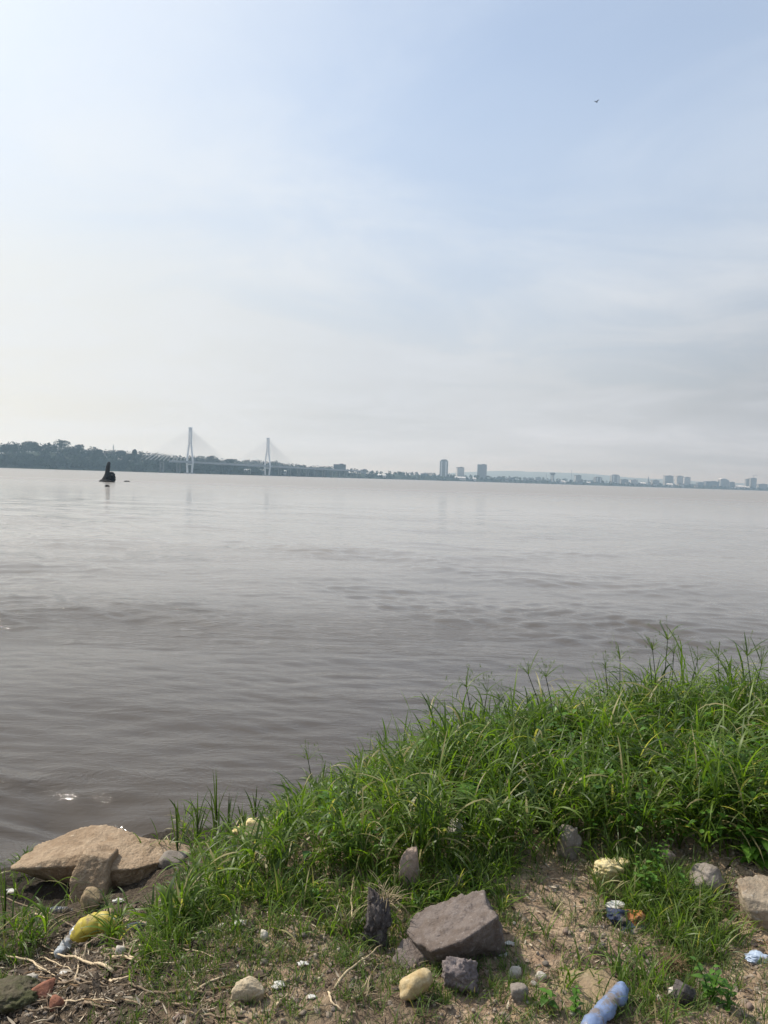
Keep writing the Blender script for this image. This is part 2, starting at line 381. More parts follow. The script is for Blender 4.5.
# single trees that stand out of the wood on the skyline: (px, top y, width px, shape word, label)
far_trees = [
 (8, 443.5, 17, 'flat-topped distant tree at the left end of the far bank skyline'),
 (30, 440.5, 20, 'broad dome-shaped tree left of the tallest tree on far bank'),
 (49, 441.5, 4, 'slim pointed tree just left of the tallest far bank tree'),
 (61, 438.5, 17, 'tallest broad-crowned tree on the skyline of the left bank'),
 (79, 443, 10, 'rounded tree just right of the tallest far bank tree'),
 (99, 448, 8, 'small round tree on skyline directly above the river marker'),
 (111, 449.5, 6, 'narrow tree in front of the thin mast on the far bank'),
 (121, 449.5, 9, 'flat spreading tree right of the thin mast on far bank'),
 (133, 448.5, 8, 'lopsided tree on skyline between mast and left bridge pylon'),
 (211, 455, 13, 'broad tree behind the bridge deck just right of the left pylon'),
 (232, 458, 12, 'low rounded tree behind the bridge midway between its two pylons'),
 (276, 460, 6, 'small dark tree just right of the right bridge pylon')]
for i, (px, ty, wpx, lab) in enumerate(far_trees):
    D = float(bank_D(px))+ 85; dd = at_dist(px, ty, D); gz = land_z(dd.x, D); H = dd.z-gz; wm = wpx*D/F
    t = empty('tree', (dd.x, D, gz-.5)); tag(t, lab, 'tree', 'trees standing out on the far left skyline')
    rgt = np.random.default_rng(100+i); rx = wm/2
    bm = bmesh.new(); add_tube(bm, [(0, 0, 0), (.3, 0, H*.35), (.1, .2, H*.75)], [.5, .36, .15], 6)
    for q in range(4):
        a = q*1.6+i; add_tube(bm, [(.2, 0, H*.4), (math.cos(a)*rx*.4, math.sin(a)*rx*.4, H*.62), (math.cos(a)*rx*.7, math.sin(a)*rx*.7, H*.78)], [.22, .14, .05], 5)
    bm_obj('trunk', bm, M['bark'], t)
    parts = []
    nl = 1 if wpx < 7 else 5
    for q in range(nl):
        ox, oy, oz = (0, 0, 0) if nl == 1 else (rgt.uniform(-.55, .55)*rx, rgt.uniform(-.4, .4)*rx, rgt.uniform(-.12, .12)*H)
        rxx = rx if nl == 1 else rx*rgt.uniform(.4, .6)
        hz_ = H*.42 if nl == 1 else H*rgt.uniform(.22, .32)
        parts.append(leaf_cloud(rgt, ox, oy, H*(.58 if nl == 1 else .66)+oz*.6, rxx, hz_, 130, .7))
    V = np.concatenate(parts); mesh_np('crown', V, quads(V), M['far_leaf'], t, smooth_=False)

# ------------------------------------------------------------------ cable-stayed bridge
M['pylon'] = simple('pale_concrete', (.62, .66, .70), .7, .08, .2, 0)
M['deck'] = simple('bridge_deck_concrete', (.27, .30, .33), .7, .1, .2, 0)
M['pier'] = simple('weathered_pier_concrete', (.12, .13, .13), .8, .1, .2, 0)
M['cable'] = simple('stay_cable', (.55, .57, .60), .5, .05, .2, 0)
P1 = Vector((-264, 1000, 0)); P2 = Vector((-191, 1200, 0)); ax = (P2-P1).normalized(); pr = Vector((ax.y, -ax.x, 0)); ang = math.atan2(ax.y, ax.x)
br = empty('cable_stayed_bridge', P1, ang); tag(br, 'long pale cable-stayed bridge with two tall pylons beside the wooded bank', 'bridge')
L12 = (P2-P1).length; DZ = 15.0
bm = bmesh.new(); add_box(bm, (290, 0, DZ), (660, 7.6, 1.5)); add_box(bm, (290, 3.6, DZ+1.4), (660, .5, 1.1)); add_box(bm, (290, -3.6, DZ+1.4), (660, .5, 1.1))
bm_obj('deck', bm, M['deck'], br)
for k, xx in enumerate((0, L12)):
    H = 62.0 if k == 0 else 61.0
    py = bm = None
    bm = bmesh.new()
    for s in (-1, 1):      # legs: together at the top, spread at the deck, drawn in at the foot
        add_tube(bm, [(xx, s*3.2, -2), (xx, s*4.6, DZ-1), (xx, s*4.6, DZ+3), (xx, s*1.8, H*.62), (xx, s*1.35, H)], [1.4, 1.35, 1.3, 1.15, 1.1], 4)
    add_box(bm, (xx, 0, DZ-2.4), (2.6, 9, 1.8)); add_box(bm, (xx, 0, H*.66), (2.2, 3.5, 1.6)); add_box(bm, (xx, 0, H-.6), (2.8, 4.6, 1.6))
    bm_obj('pylon', bm, M['pylon'], br)
    bm = bmesh.new(); add_box(bm, (xx, 0, -.2), (7, 14, 3.0)); bm_obj('pier_base', bm, M['deck'], br)
    for s in (-1, 1):
        for q in range(1, 12):
            for side in (-1, 1):
                bm = bmesh.new()
                add_tube(bm, [(xx, side*1.35, H*.70+(H*.27)*q/11), (xx+s*q*8.8, side*3.9, DZ+.8)], .11, 4)
                bm_obj('stay_cable', bm, M['cable'], br)
for xx in range(-60, 620, 35):
    if abs(xx) < 25 or abs(xx-L12) < 25 or 0 < xx < L12: continue
    for_bm = bmesh.new()
    for s in (-2.2, 2.2): add_box(for_bm, (xx, s, DZ/2-1.2), (1.6, 1.6, DZ+1))
    add_box(for_bm, (xx, 0, DZ-1.4), (2, 6.5, 1.2)); bm_obj('bridge_pier', for_bm, M['pier'], br)

# ------------------------------------------------------------------ far buildings and masts
def wall_mat(name, c, wcol=(.06, .08, .10), fx_=3.4, fz_=3.2):
    m, n = new_mat(name)
    co = n('ShaderNodeTexCoord').outputs['Object']; s = n('ShaderNodeSeparateXYZ', {0: co})
    hx = n.math('ADD', s.outputs[0], s.outputs[1])
    a = n.math('LESS_THAN', n.math('ABSOLUTE', n.math('SUBTRACT', n.math('FRACT', n.math('DIVIDE', hx, fx_)), .5)), .28)
    b = n.math('LESS_THAN', n.math('ABSOLUTE', n.math('SUBTRACT', n.math('FRACT', n.math('DIVIDE', s.outputs[2], fz_)), .5)), .25)
    cc = n.mix(n.math('MULTIPLY', a, b), n.mix(n.noise(co, .08, 3), tuple(x*.8 for x in c), c), wcol)
    p = n('ShaderNodeBsdfPrincipled', {'Base Color': cc, 'Roughness': .75}); finish(n, p.outputs[0]); return m
W = {'pale': wall_mat('pale_render', (.55, .56, .56)), 'grey': wall_mat('grey_render', (.30, .32, .33)), 'dark': wall_mat('dark_render', (.15, .17, .19)), 'white': wall_mat('white_render', (.75, .75, .73)), 'tan': wall_mat('tan_render', (.42, .36, .30))}
M['roof_dark'] = simple('roof_felt', (.12, .13, .14), .8, .1, .2, 0); M['roof_pale'] = simple('roof_sheet', (.6, .62, .63), .6, .1, .2, 0)
def building(px0, px1, ty, label, wall='grey', name='apartment_block', dD=60, kind='flat', cat='building', depth=None, group=None):
    c = (px0+px1)/2; D = float(bank_D(c))+dD; a = at_dist(c, ty, D); wd = (px1-px0)*D/F; dp = depth or min(wd, 22)
    gz = max(0, land_z(a.x, D)); H = a.z-gz; B = empty(name, (a.x, D+dp/2, gz-2), 0.12*math.sin(c)); tag(B, label, cat, group)
    H += 2; bm = bmesh.new()
    if kind == 'round':
        add_box(bm, (0, 0, H*.46), (wd, dp, H*.92)); add_box(bm, (0, 0, H*.955), (wd*.82, dp*.8, H*.07)); bm_obj('wall', bm, W[wall], B)
        bm = bmesh.new(); add_box(bm, (0, 0, H*.995), (wd*.5, dp*.5, H*.02+1)); bm_obj('roof', bm, M['roof_dark'], B)
        for s in (-1, 1): bm = bmesh.new(); add_box(bm, (s*wd*.28, -dp/2-.7, H*.45), (wd*.16, 1.4, H*.88)); bm_obj('balcony_column', bm, M['roof_pale'], B)
    elif kind == 'shed':
        hh = H*.72; bm.free(); bm = bmesh.new(); add_box(bm, (0, 0, hh/2), (wd, dp, hh)); bm_obj('wall', bm, W[wall], B)
        bm = bmesh.new(); vs_ = [bm.verts.new(v) for v in ((-wd/2-.5, -dp/2-.5, hh), (wd/2+.5, -dp/2-.5, hh), (wd/2+.5, dp/2+.5, hh), (-wd/2-.5, dp/2+.5, hh), (-wd/2-.5, 0, H), (wd/2+.5, 0, H))]
        for f in ((0, 1, 5, 4), (2, 3, 4, 5), (0, 4, 3), (1, 2, 5)): bm.faces.new([vs_[i] for i in f])
        bm_obj('roof', bm, M['roof_pale'], B)
    elif kind == 'curved':
        k = 12; ring = []
        for i in range(k+1):
            t = i/k; ring.append((-wd/2+wd*t, H*(.72+.28*math.cos((t-.35)*2.2))))
        for i in range(k):
            (x0, z0), (x1, z1) = ring[i], ring[i+1]
            v = [bm.verts.new(q) for q in ((x0, -dp/2, 0), (x1, -dp/2, 0), (x1, -dp/2, z1), (x0, -dp/2, z0), (x0, dp/2, 0), (x1, dp/2, 0), (x1, dp/2, z1), (x0, dp/2, z0))]
            for f in ((0, 1, 2, 3), (5, 4, 7, 6), (4, 0, 3, 7), (1, 5, 6, 2)): bm.faces.new([v[j] for j in f])
        bm_obj('wall', bm, W[wall], B)
        bm = bmesh.new()
        for i in range(k):
            (x0, z0), (x1, z1) = ring[i], ring[i+1]
            v = [bm.verts.new(q) for q in ((x0, -dp/2-1, z0), (x1, -dp/2-1, z1), (x1, dp/2+1, z1), (x0, dp/2+1, z0), (x0, -dp/2-1, z0+1.6), (x1, -dp/2-1, z1+1.6), (x1, dp/2+1, z1+1.6), (x0, dp/2+1, z0+1.6))]
            for f in ((4, 5, 6, 7), (0, 4, 7, 3), (0, 1, 5, 4), (3, 7, 6, 2)): bm.faces.new([v[j] for j in f])
        bm_obj('roof', bm, M['roof_pale'], B)
    else:
        add_box(bm, (0, 0, (H-1)/2), (wd, dp, H-1)); bm_obj('wall', bm, W[wall], B)
        bm = bmesh.new(); add_box(bm, (0, 0, H-.7), (wd+.8, dp+.8, .9)); add_box(bm, (wd*.15, 0, H+.5), (wd*.3, dp*.4, 2.0)); bm_obj('roof', bm, M['roof_dark'], B)
    return B, H, wd, dp
building(333.5, 345.5, 464.2, 'wide low dark block above the trees right of the bridge', 'dark')
building(440.5, 448.5, 459.6, 'tallest rounded-top apartment tower standing alone on the far bank', 'grey', 'tower_block', kind='round')
bA = building(457, 464, 467.2, 'short pale block between the two taller lone towers', 'pale')
building(478, 487.3, 464.4, 'square-topped apartment tower right of the short pale block', 'grey', 'tower_block')
building(377, 386, 474.3, 'long low white shed among trees left of the rounded tower', 'white', 'shed', 14, 'shed', 'shed')
building(454.5, 465.5, 476.6, 'low white-roofed shed by the water below the two lone towers', 'white', 'shed', 14, 'shed', 'shed')
building(468, 476, 477.6, 'smaller white shed just right of the white-roofed one', 'white', 'shed', 14, 'shed', 'shed')
building(258, 263, 469.3, 'small pale waterside shed below the right bridge pylon', 'pale', 'shed', 8, 'shed', 'shed')
building(244, 250, 469.0, 'small pale waterside shed midway left of the right pylon', 'pale', 'shed', 8, 'shed', 'shed')
building(280, 286, 470.0, 'small pale waterside shed just right of the right pylon', 'pale', 'shed', 8, 'shed', 'shed')
building(575.8, 581.3, 475.2, 'slim grey block right of the thin tall mast', 'grey')
building(595.5, 602, 477.0, 'grey domed block between slim block and stepped tower', 'dark', kind='round')
building(612, 619.8, 474.7, 'stepped grey tower taller than its neighbours left of the spire', 'grey', 'tower_block', kind='round')
building(621, 628.3, 479.3, 'low grey block at the right foot of the stepped tower', 'grey')
building(631, 638, 479.8, 'low pale block midway between stepped tower and thin spire', 'pale')
building(652.3, 659.3, 480.2, 'low grey block just right of the thin spire', 'grey')
building(665.3, 673.6, 475.6, 'leftmost of the three large apartment slabs on the right shore', 'grey', 'tower_block')
building(676.6, 683.4, 476.0, 'middle one of three large apartment slabs on right shore', 'pale', 'tower_block')
building(684.2, 690.6, 477.1, 'rightmost paler one of three large apartment slabs on right shore', 'pale', 'tower_block', 90)
building(698, 704, 482.4, 'low dark block right of the three large slabs', 'dark')
building(705.5, 719.5, 481.3, 'wide low dark block left of the curved-roof building', 'dark')
building(720.5, 729.5, 478.8, 'building with a pale curved roof edge near right end of shore', 'grey', 'curved_roof_building', kind='curved')
building(730.2, 735, 482.0, 'small dark block touching right side of the curved-roof building', 'dark')
building(736.5, 745, 485.4, 'long low white hall by the water left of the twin towers', 'white', 'hall', 20, 'shed')
building(746.3, 749.4, 479.0, 'slender left tower of the pair at the right edge', 'grey', 'tower_block')
cr = building(751, 756.8, 478.0, 'wider right tower of the pair, under a crane, at right edge', 'grey', 'tower_block')
building(758.5, 767.5, 484.0, 'low grey block at the far right edge of the shore', 'grey')
building(528, 533, 478.3, 'small pale block among trees left of the platform tower', 'pale')
building(536, 541, 477.2, 'small grey block immediately left of the platform tower', 'grey')
building(508, 514, 477.8, 'small dark block at the foot of the faint distant hills', 'dark')
building(421, 427, 473.4, 'small dark block in the trees left of rounded tower', 'dark')
building(361, 366, 469.5, 'small grey house half hidden in trees right of low dark block', 'grey')
# water tower: drum on four legs
rb = random.Random(12); hp0 = 0
for k in range(34):
    c_ = rb.uniform(486, 766); y0_ = 478.1+(c_-384)*.0320
    building(c_-rb.uniform(1.2, 3.2), c_+rb.uniform(1.2, 3.5), y0_-rb.uniform(1.8, 4.2), 'low hazy block in the dense row along the far shore', rb.choice(('grey', 'dark', 'pale', 'tan', 'white', 'dark')), 'house', rb.uniform(8, 50), rb.choice(('flat', 'flat', 'shed')), 'house', None, 'low blocks along the far shore')
D = float(bank_D(552.6))+40; a = at_dist(552.6, 472.6, D); g0 = land_z(a.x, D)
wt = empty('water_tower', (a.x, D, g0-1)); tag(wt, 'dark platform-topped water tower on legs left of the thin mast', 'water tower'); H = a.z-g0+1
bm = bmesh.new(); add_tube(bm, [(0, 0, H-8), (0, 0, H-6.5), (0, 0, H-.5), (0, 0, H)], [6, 9.5, 10, 8], 14); bm_obj('tank', bm, M['roof_dark'], wt)
for sx in (-5, 5):
    for sy in (-5, 5): bm = bmesh.new(); add_box(bm, (sx, sy, (H-8)/2), (1.4, 1.4, H-7.9)); bm_obj('leg', bm, M['deck'], wt)
bm = bmesh.new(); add_box(bm, (0, -1, (H-8)/2), (4, 4, H-8)); bm_obj('shaft', bm, W['white'], wt)
def mast(px, ty, label, wid=2.0, name='radio_mast', arm=0):
    D = float(bank_D(px))+90; a = at_dist(px, ty, D); g0 = land_z(a.x, D); H = a.z-g0
    t = empty(name, (a.x, D, g0)); tag(t, label, 'mast' if name != 'church_spire' else 'spire')
    bm = bmesh.new(); q = wid/2
    for s, r_ in ((-1, -1), (1, -1), (1, 1), (-1, 1)): add_tube(bm, [(s*q, r_*q, 0), (s*q*.25, r_*q*.25, H*.92)], .22, 4)
    nk = int(H/5)
    for k in range(nk):
        z0, z1 = H*.92*k/nk, H*.92*(k+1)/nk; q0, q1 = q*(1-.75*k/nk), q*(1-.75*(k+1)/nk)
        for s0, s1 in (((-1, -1), (1, -1)), ((1, -1), (1, 1)), ((1, 1), (-1, 1)), ((-1, 1), (-1, -1))):
            add_tube(bm, [(s0[0]*q0, s0[1]*q0, z0), (s1[0]*q1, s1[1]*q1, z1)], .1, 3)
    bm_obj('lattice', bm, M['deck'], t)
    bm = bmesh.new(); add_tube(bm, [(0, 0, H*.9), (0, 0, H)], .25, 5); bm_obj('antenna', bm, M['roof_dark'], t)
mast(113.5, 444.5, 'thin lattice mast rising above trees on the left bank', 2.2)
mast(571.8, 469, 'thin tall mast between platform tower and slim block', 3.2)
mast(546.5, 473.2, 'short mast just left of the platform-topped water tower', 2.6)
D = float(bank_D(648.5))+60; a = at_dist(648.5, 476, D); g0 = land_z(a.x, D); H = a.z-g0
t = empty('spire', (a.x, D, g0)); tag(t, 'thin pointed spire left of the three large apartment slabs', 'spire')
bm = bmesh.new(); add_box(bm, (0, 0, H*.2), (7, 7, H*.4)); bm_obj('tower_base', bm, W['grey'], t)
bm = bmesh.new(); add_tube(bm, [(0, 0, H*.4), (0, 0, H*.5), (0, 0, H)], [4.6, 3, .3], 8); bm_obj('spire_cone', bm, M['roof_dark'], t)
B = cr[0]; z0 = B.location.z+cr[1]
t = empty('tower_crane', (B.location.x+3, B.location.y-4, z0)); tag(t, 'thin tower crane on top of the wider right-edge tower', 'crane')
bm = bmesh.new(); add_box(bm, (0, 0, 6), (1.3, 1.3, 12.2)); bm_obj('crane_mast', bm, M['roof_dark'], t)
bm = bmesh.new(); add_tube(bm, [(-8, 0, 11), (16, 0, 12.2)], .6, 4); add_tube(bm, [(0, 0, 12), (0, 0, 16), (14, 0, 12)], .2, 4); bm_obj('jib', bm, M['roof_dark'], t)

# ------------------------------------------------------------------ rock-building
def ico(sub):
    bm = bmesh.new(); bmesh.ops.create_icosphere(bm, subdivisions=sub, radius=1); bm.verts.ensure_lookup_table()
    V_ = np.array([v.co[:] for v in bm.verts]); F_ = np.array([[v.index for v in f.verts] for f in bm.faces]); bm.free(); return V_, F_
ICO = {k: ico(k) for k in (2, 3, 4, 5, 6)}
def planes_from_points(pts):
    bm = bmesh.new()
    for p_ in pts: bm.verts.new(p_)
    bmesh.ops.convex_hull(bm, input=bm.verts[:]); bmesh.ops.recalc_face_normals(bm, faces=bm.faces[:])
    P_ = [(f.normal.copy(), f.normal.dot(f.verts[0].co)) for f in bm.faces if f.calc_area() > 1e-9]; bm.free()
    return np.array([p_[0][:] for p_ in P_]), np.array([p_[1] for p_ in P_])
def rock_mesh(name, size, mat, seed=0, pts=None, sub=4, sharp=26, rough=.05, nplanes=16, pits=0.0, parent=None, loc=(0, 0, 0), rz=0.0, tilt=(0, 0)):
    rg_ = np.random.default_rng(seed); U, F_ = ICO[sub]
    if pts is None:
        nn = rg_.normal(size=(nplanes, 3)); nn /= np.linalg.norm(nn, axis=1)[:, None]; dd_ = .62+.38*rg_.random(nplanes)
        nn = np.concatenate([nn, np.eye(3), -np.eye(3)]); dd_ = np.concatenate([dd_, np.full(6, .9)])
    else:
        c0 = np.mean(np.array(pts), 0); nn, dd_ = planes_from_points([tuple(np.array(p_)-c0) for p_ in pts])
    q = (U@nn.T)/dd_[None, :]
    r_ = 1/np.maximum((np.exp(sharp*(q-q.max(1)[:, None])).sum(1)), 1)**(1/sharp)/q.max(1)
    off = rg_.random(3)*50; P_ = U*r_[:, None]
    mx = float(np.abs(P_).max())
    for i in range(len(P_)):
        v = Vector(P_[i]/mx+off)
        a = noise.fractal(v*1.7, .9, 2.1, 5); b = noise.fractal(v*7, .8, 2.1, 4)
        if sub > 3: a -= 1.1*(noise.voronoi(v*2.6)[0][0]-.4) + .45*(noise.voronoi(v*6.5)[0][0]-.4)
        k = 1+rough*a+rough*.45*b
        if pits: k -= pits*max(0, noise.noise(v*5)-.05) + pits*.6*max(0, noise.noise(v*11)-.1)
        P_[i] *= k
    if pts is None: P_ = P_*np.array(size)/2
    else: P_ = P_*np.array(size)+c0*np.array(size)
    o = mesh_np(name, P_, F_, mat, parent, smooth_=True); o.location = loc; o.rotation_euler = (tilt[0], tilt[1], rz)
    return o
def rock_at(px, py, wpx, hpx, mat, label, seed, dep=.8, sub=4, rz=0, tilt=(0, 0), sink=.25, name='rock', group=None, cat='rock', **kw):
    """px,py is where the middle of its foot meets the ground"""
    g_ = hit(px, py); s = px_size(g_); wd, hg = wpx*s, hpx*s
    o = rock_mesh(name, (wd, wd*dep, hg*1.25), M[mat], seed, sub=sub, loc=(g_.x, g_.y+wd*dep*.3, g_.z+hg*1.25*(.5-sink)), rz=rz, tilt=tilt, **kw)
    return tag(o, label, cat, group)

# big slabs on the left waterline
def hull_rock(px, py, label, mat, pts, seed, name='rock', sub=6, z=None, **kw):
    g_ = hit(px, py) if z is None else at(px, py, z)
    o = rock_mesh(name, (1, 1, 1), M[mat], seed, pts=pts, sub=sub, loc=g_, **kw); return tag(o, label, 'rock')
hull_rock(55, 868, 'large tan slab with overhanging dark edge at the waterline', 'rock_tan',
    [(-.22, -.086, .03), (-.20, .14, .05), (.0, .27, .09), (.16, .29, .12), (.40, .21, .11), (.38, -.077, .08), (.14, -.03, .10), (-.13, -.07, .05),
     (-.15, .05, -.04), (-.05, .12, -.14), (.1, .2, -.25), (.35, .15, -.25), (.35, .02, -.15), (.12, .08, -.12)], 21, z=.13, rough=.06, sharp=60)
hull_rock(140, 862, 'flat brown slab sloping to the grass beside the large tan slab', 'rock_tan',
    [(-.26, -.05, .08), (-.22, .185, .07), (0, .16, .06), (.243, .18, .015), (.26, .09, .01), (.035, -.16, .05), (-.17, -.215, .06),
     (-.2, -.1, -.18), (.03, -.08, -.18), (.2, .12, -.2), (-.2, .15, -.2)], 22, z=.20, rough=.07, sharp=60)
hull_rock(90, 890, 'upright brown block propping up the large tan slab', 'rock_tan',
    [(-.07, .05, .17), (.08, .04, .15), (.09, -.02, .04), (-.10, -.02, .05), (-.09, -.05, -.08), (.09, -.05, -.08), (.08, .2, .13), (-.07, .2, .15), (.08, .2, -.1), (-.08, .2, -.1)], 23, sub=5, rough=.05, sharp=70, z=.17)
rock_at(88, 911, 20, 16, 'rock_block', 'small squarish brown stone at foot of the upright block', 24, sub=4)
rock_at(169, 868, 30, 12, 'rock_grey', 'low grey rock at the waterline where grass begins', 25, dep=.7)
# centre
hull_rock(455, 954, 'large purple-brown angular rock with flat sloping top in the centre', 'rock_purple',
    [(-.175, .014, .06), (-.125, .065, .09), (-.013, .11, .12), (.111, .13, .155), (.128, -.070, .165), (.004, -.150, .130), (-.092, -.135, .085), (-.15, -.04, .06),
     (.169, .078, -.01), (.165, -.01, .0), (.12, .02, -.06), (.02, -.04, -.06), (-.08, -.05, -.05), (.12, .13, -.05), (-.12, .08, -.05)], 31, sub=6, rough=.075, sharp=170)
hull_rock(411, 962, 'small wedge rock half under the large purple-brown rock', 'rock_purple',
    [(-.065, -.01, .0), (-.03, .05, .05), (.04, .05, .06), (.06, -.01, .045), (.05, -.04, .0), (-.02, -.045, .0), (0, 0, -.05), (.05, .03, -.05), (-.05, .02, -.04)], 32, sub=5, rough=.08, sharp=120)
rock_at(416, 1002, 40, 22, 'rock_yellow', 'smooth ochre stone in front of the large purple-brown rock', 33, dep=.62, rz=.35, sharp=11, rough=.07, nplanes=34, sink=.15, tilt=(0, -.3))
rock_at(460, 994, 34, 27, 'rock_pitted', 'rough pitted grey stone right of the ochre stone', 34, dep=.8, pits=.22, sub=5, rough=.11, nplanes=10, sharp=40, sink=.15)
rock_at(410, 894, 23, 36, 'rock_pink', 'pointed upright pinkish rock standing in grass above the centre', 35, dep=.5, nplanes=8, sink=.12, sharp=40, sub=5)
rock_at(457, 850, 26, 28, 'rock_white', 'whitish rock half hidden in the tall grass', 36, dep=.7, pits=.3, sub=5)
rock_at(570, 860, 22, 30, 'rock_grey', 'grey upright rock at the foot of the tall grass', 37, dep=.6, rough=.12, sub=5, sink=.15)
rock_at(611, 889, 36, 20, 'rock_cream', 'lumpy cream-yellow rock on bare soil below the tall grass', 38, dep=.75, pits=.35, rough=.15, sharp=10, sub=5, sink=.15)
rock_at(621, 877, 18, 13, 'rock_cream', 'upper knob of cream-yellow stone lying behind the lumpy one', 39, dep=.8, pits=.3, rough=.12, sharp=10, sink=.05)
rock_at(667, 868, 15, 15, 'rock_pink', 'small tan rock in grass right of the cream-yellow rock', 40)
rock_at(712, 896, 38, 24, 'rock_grey', 'flat grey rock beside the pale-topped rock at right edge', 41, dep=.8, sub=5, rough=.09)
hull_rock(764, 922, 'large pale-topped brown boulder at the right edge', 'rock_pale_top',
    [(-.10, -.03, .10), (-.085, .05, .125), (.03, .09, .12), (.2, .07, .10), (.2, -.07, .09), (.05, -.085, .085), (-.08, -.055, .06), (-.05, -.05, -.02), (.0, -.065, -.04), (.2, -.06, -.05), (.2, .08, -.05), (-.05, .08, -.05)], 42, sub=6, rough=.05, sharp=60)
hull_rock(592, 1002, 'flat brown slab half buried beside the blue bottle', 'rock_block',
    [(-.11, .0, .02), (-.08, .09, .035), (.06, .10, .04), (.11, .05, .03), (.06, -.08, .02), (-.06, -.09, .01), (-.08, 0, -.05), (.08, .02, -.05), (0, -.08, -.05)], 43, sub=5, rough=.07)
rock_at(248, 1007, 29, 19, 'rock_pale', 'pointed pale ochre stone at the bottom left of centre', 44, dep=.6, nplanes=20, sharp=22, rough=.08, tilt=(0, .3), sink=.15, sub=5)
rock_at(264, 842, 70, 20, 'rock_cream', 'long low cream rock among reeds at the waterline', 45, dep=.3, sink=.25, pits=.2, sub=5)
rock_at(515, 982, 13, 12, 'rock_white', 'small round pale stone right of the pitted grey stone', 46, sharp=8, sub=3)
rock_at(541, 983, 10, 9, 'rock_white', 'smaller whitish stone right of the round pale stone', 47, sub=3)
rock_at(521, 1006, 19, 14, 'rock_grey', 'rounded grey-tan stone below the round pale stone', 48, sharp=9, sub=4)
rock_at(677, 1000, 13, 12, 'rock_white', 'small pale square stone near lower right weeds', 49, sub=3)
rock_at(686, 1011, 20, 20, 'rock_dark', 'dark stone under the small pale square stone', 50, sub=4)
rock_at(722, 962, 9, 11, 'rock_pink', 'small upright tan stone above the lower right weeds', 51, sub=3)
rock_at(651, 983, 9, 9, 'rock_grey', 'little grey stone left of the small pale square stone', 52, sub=3)
rock_at(264, 943, 8, 8, 'rock_white', 'tiny white stone on soil above the pointed ochre stone', 53, sub=3)
rock_at(40, 999, 20, 12, 'rock_red', 'broken red brick piece in dark debris at lower left', 54, sub=4, sharp=50, name='brick', cat='brick')
rock_at(56, 1011, 13, 11, 'rock_red', 'rounded reddish stone below the broken brick piece', 55, sub=3)
rock_at(8, 1018, 46, 20, 'rock_mossy', 'mossy brown boulder in the bottom left corner', 56, dep=.8, sub=5, rough=.12, pits=.2)
rock_at(120, 957, 11, 9, 'rock_white', 'small off-white stone right of the yellow bag', 57, sub=3)
rock_at(105, 922, 15, 10, 'rock_tan', 'small tan stone just above the yellow bag', 58, sub=3)
rock_at(30, 986, 11, 9, 'rock_white', 'small greyish white stone at left, over the brick piece', 59, sub=3)
rock_at(730, 940, 22, 14, 'rock_block', 'half-buried brown stone below the pale-topped boulder', 60, sub=4)
rock_at(455, 890, 22, 12, 'rock_grey', 'low grey stone in leaves behind the large purple-brown rock', 61, sub=4)

# charred pitted stump-like rock
sr = rock_at(377, 950, 24, 43, 'rock_dark', 'dark charred pitted stone standing left of the large rock', 62, dep=.6, pits=.3, rough=.30, sub=5, sink=.12, nplanes=10, sharp=20, tilt=(-.15, .12))

# pebbles: countable small stones
protos = [rock_mesh('pebble', (1, .8, .6), M[mm], 70+i, sub=2, nplanes=8, sharp=14) for i, mm in enumerate(('pebble', 'rock_white', 'rock_grey', 'rock_pink', 'rock_tan', 'rock_purple'))]
rnd = random.Random(4); used = set(); cnt = 0
while cnt < 290:
    px, py = rnd.uniform(5, 765), rnd.uniform(885, 1022)
    if px < 200 and py < 930: continue
    if 200 < px < 500 and py < 925: continue
    dens = 1.0 if px > 500 or 230 < px < 380 else .55
    if rnd.random() > dens: continue
    g_ = hit(px, py); s = px_size(g_)*rnd.choice((2.5, 3, 3.5, 4, 5, 6.5, 8))
    k = rnd.choice((0, 0, 0, 1, 2, 2, 3, 4, 5)); o = protos[k]
    if k in used: o = o.copy(); col.objects.link(o)
    used.add(k)
    o.location = g_ + Vector((0, 0, s*.12)); o.scale = (s, s, s); o.rotation_euler = (0, 0, rnd.uniform(0, 6))
    tag(o, ('small whitish pebble lying on the bank soil' if k == 1 else 'small brownish pebble lying on the bank soil'), 'pebble', 'whitish pebbles scattered on the bank' if k == 1 else 'brownish pebbles scattered on the bank'); cnt += 1

# gravel and crumbs of soil: stuff
rg = np.random.default_rng(8); U, F_ = ICO[2]; U = U[:12] if False else U
bmi = bmesh.new(); bmesh.ops.create_icosphere(bmi, subdivisions=1, radius=1); U1 = np.array([v.co[:] for v in bmi.verts]); F1 = np.array([[v.index for v in f.verts] for f in bmi.faces]); bmi.free()
VV = []; FF = []; nn_ = 0
for k in range(22000):
    x_ = rg.uniform(-1.5, 1.9); y_ = rg.uniform(1.9, 3.3)
    if noise.noise((x_*2.2, y_*2.2, 5)) < rg.uniform(-.35, .3): continue
    s = .0018+.0075*rg.random()**3.2; g0 = ground_z(x_, y_)
    V_ = U1*(s*(.6+.6*rg.random(3)))*(1+.25*rg.normal(size=(len(U1), 1))) + (x_, y_, g0+s*.3)
    VV.append(V_); FF.append(F1+nn_); nn_ += len(U1)
tag(mesh_np('gravel', np.concatenate(VV), np.concatenate(FF), M['pebble'], smooth_=False), 'fine gravel and soil crumbs strewn on the bank', None, None, 'stuff')

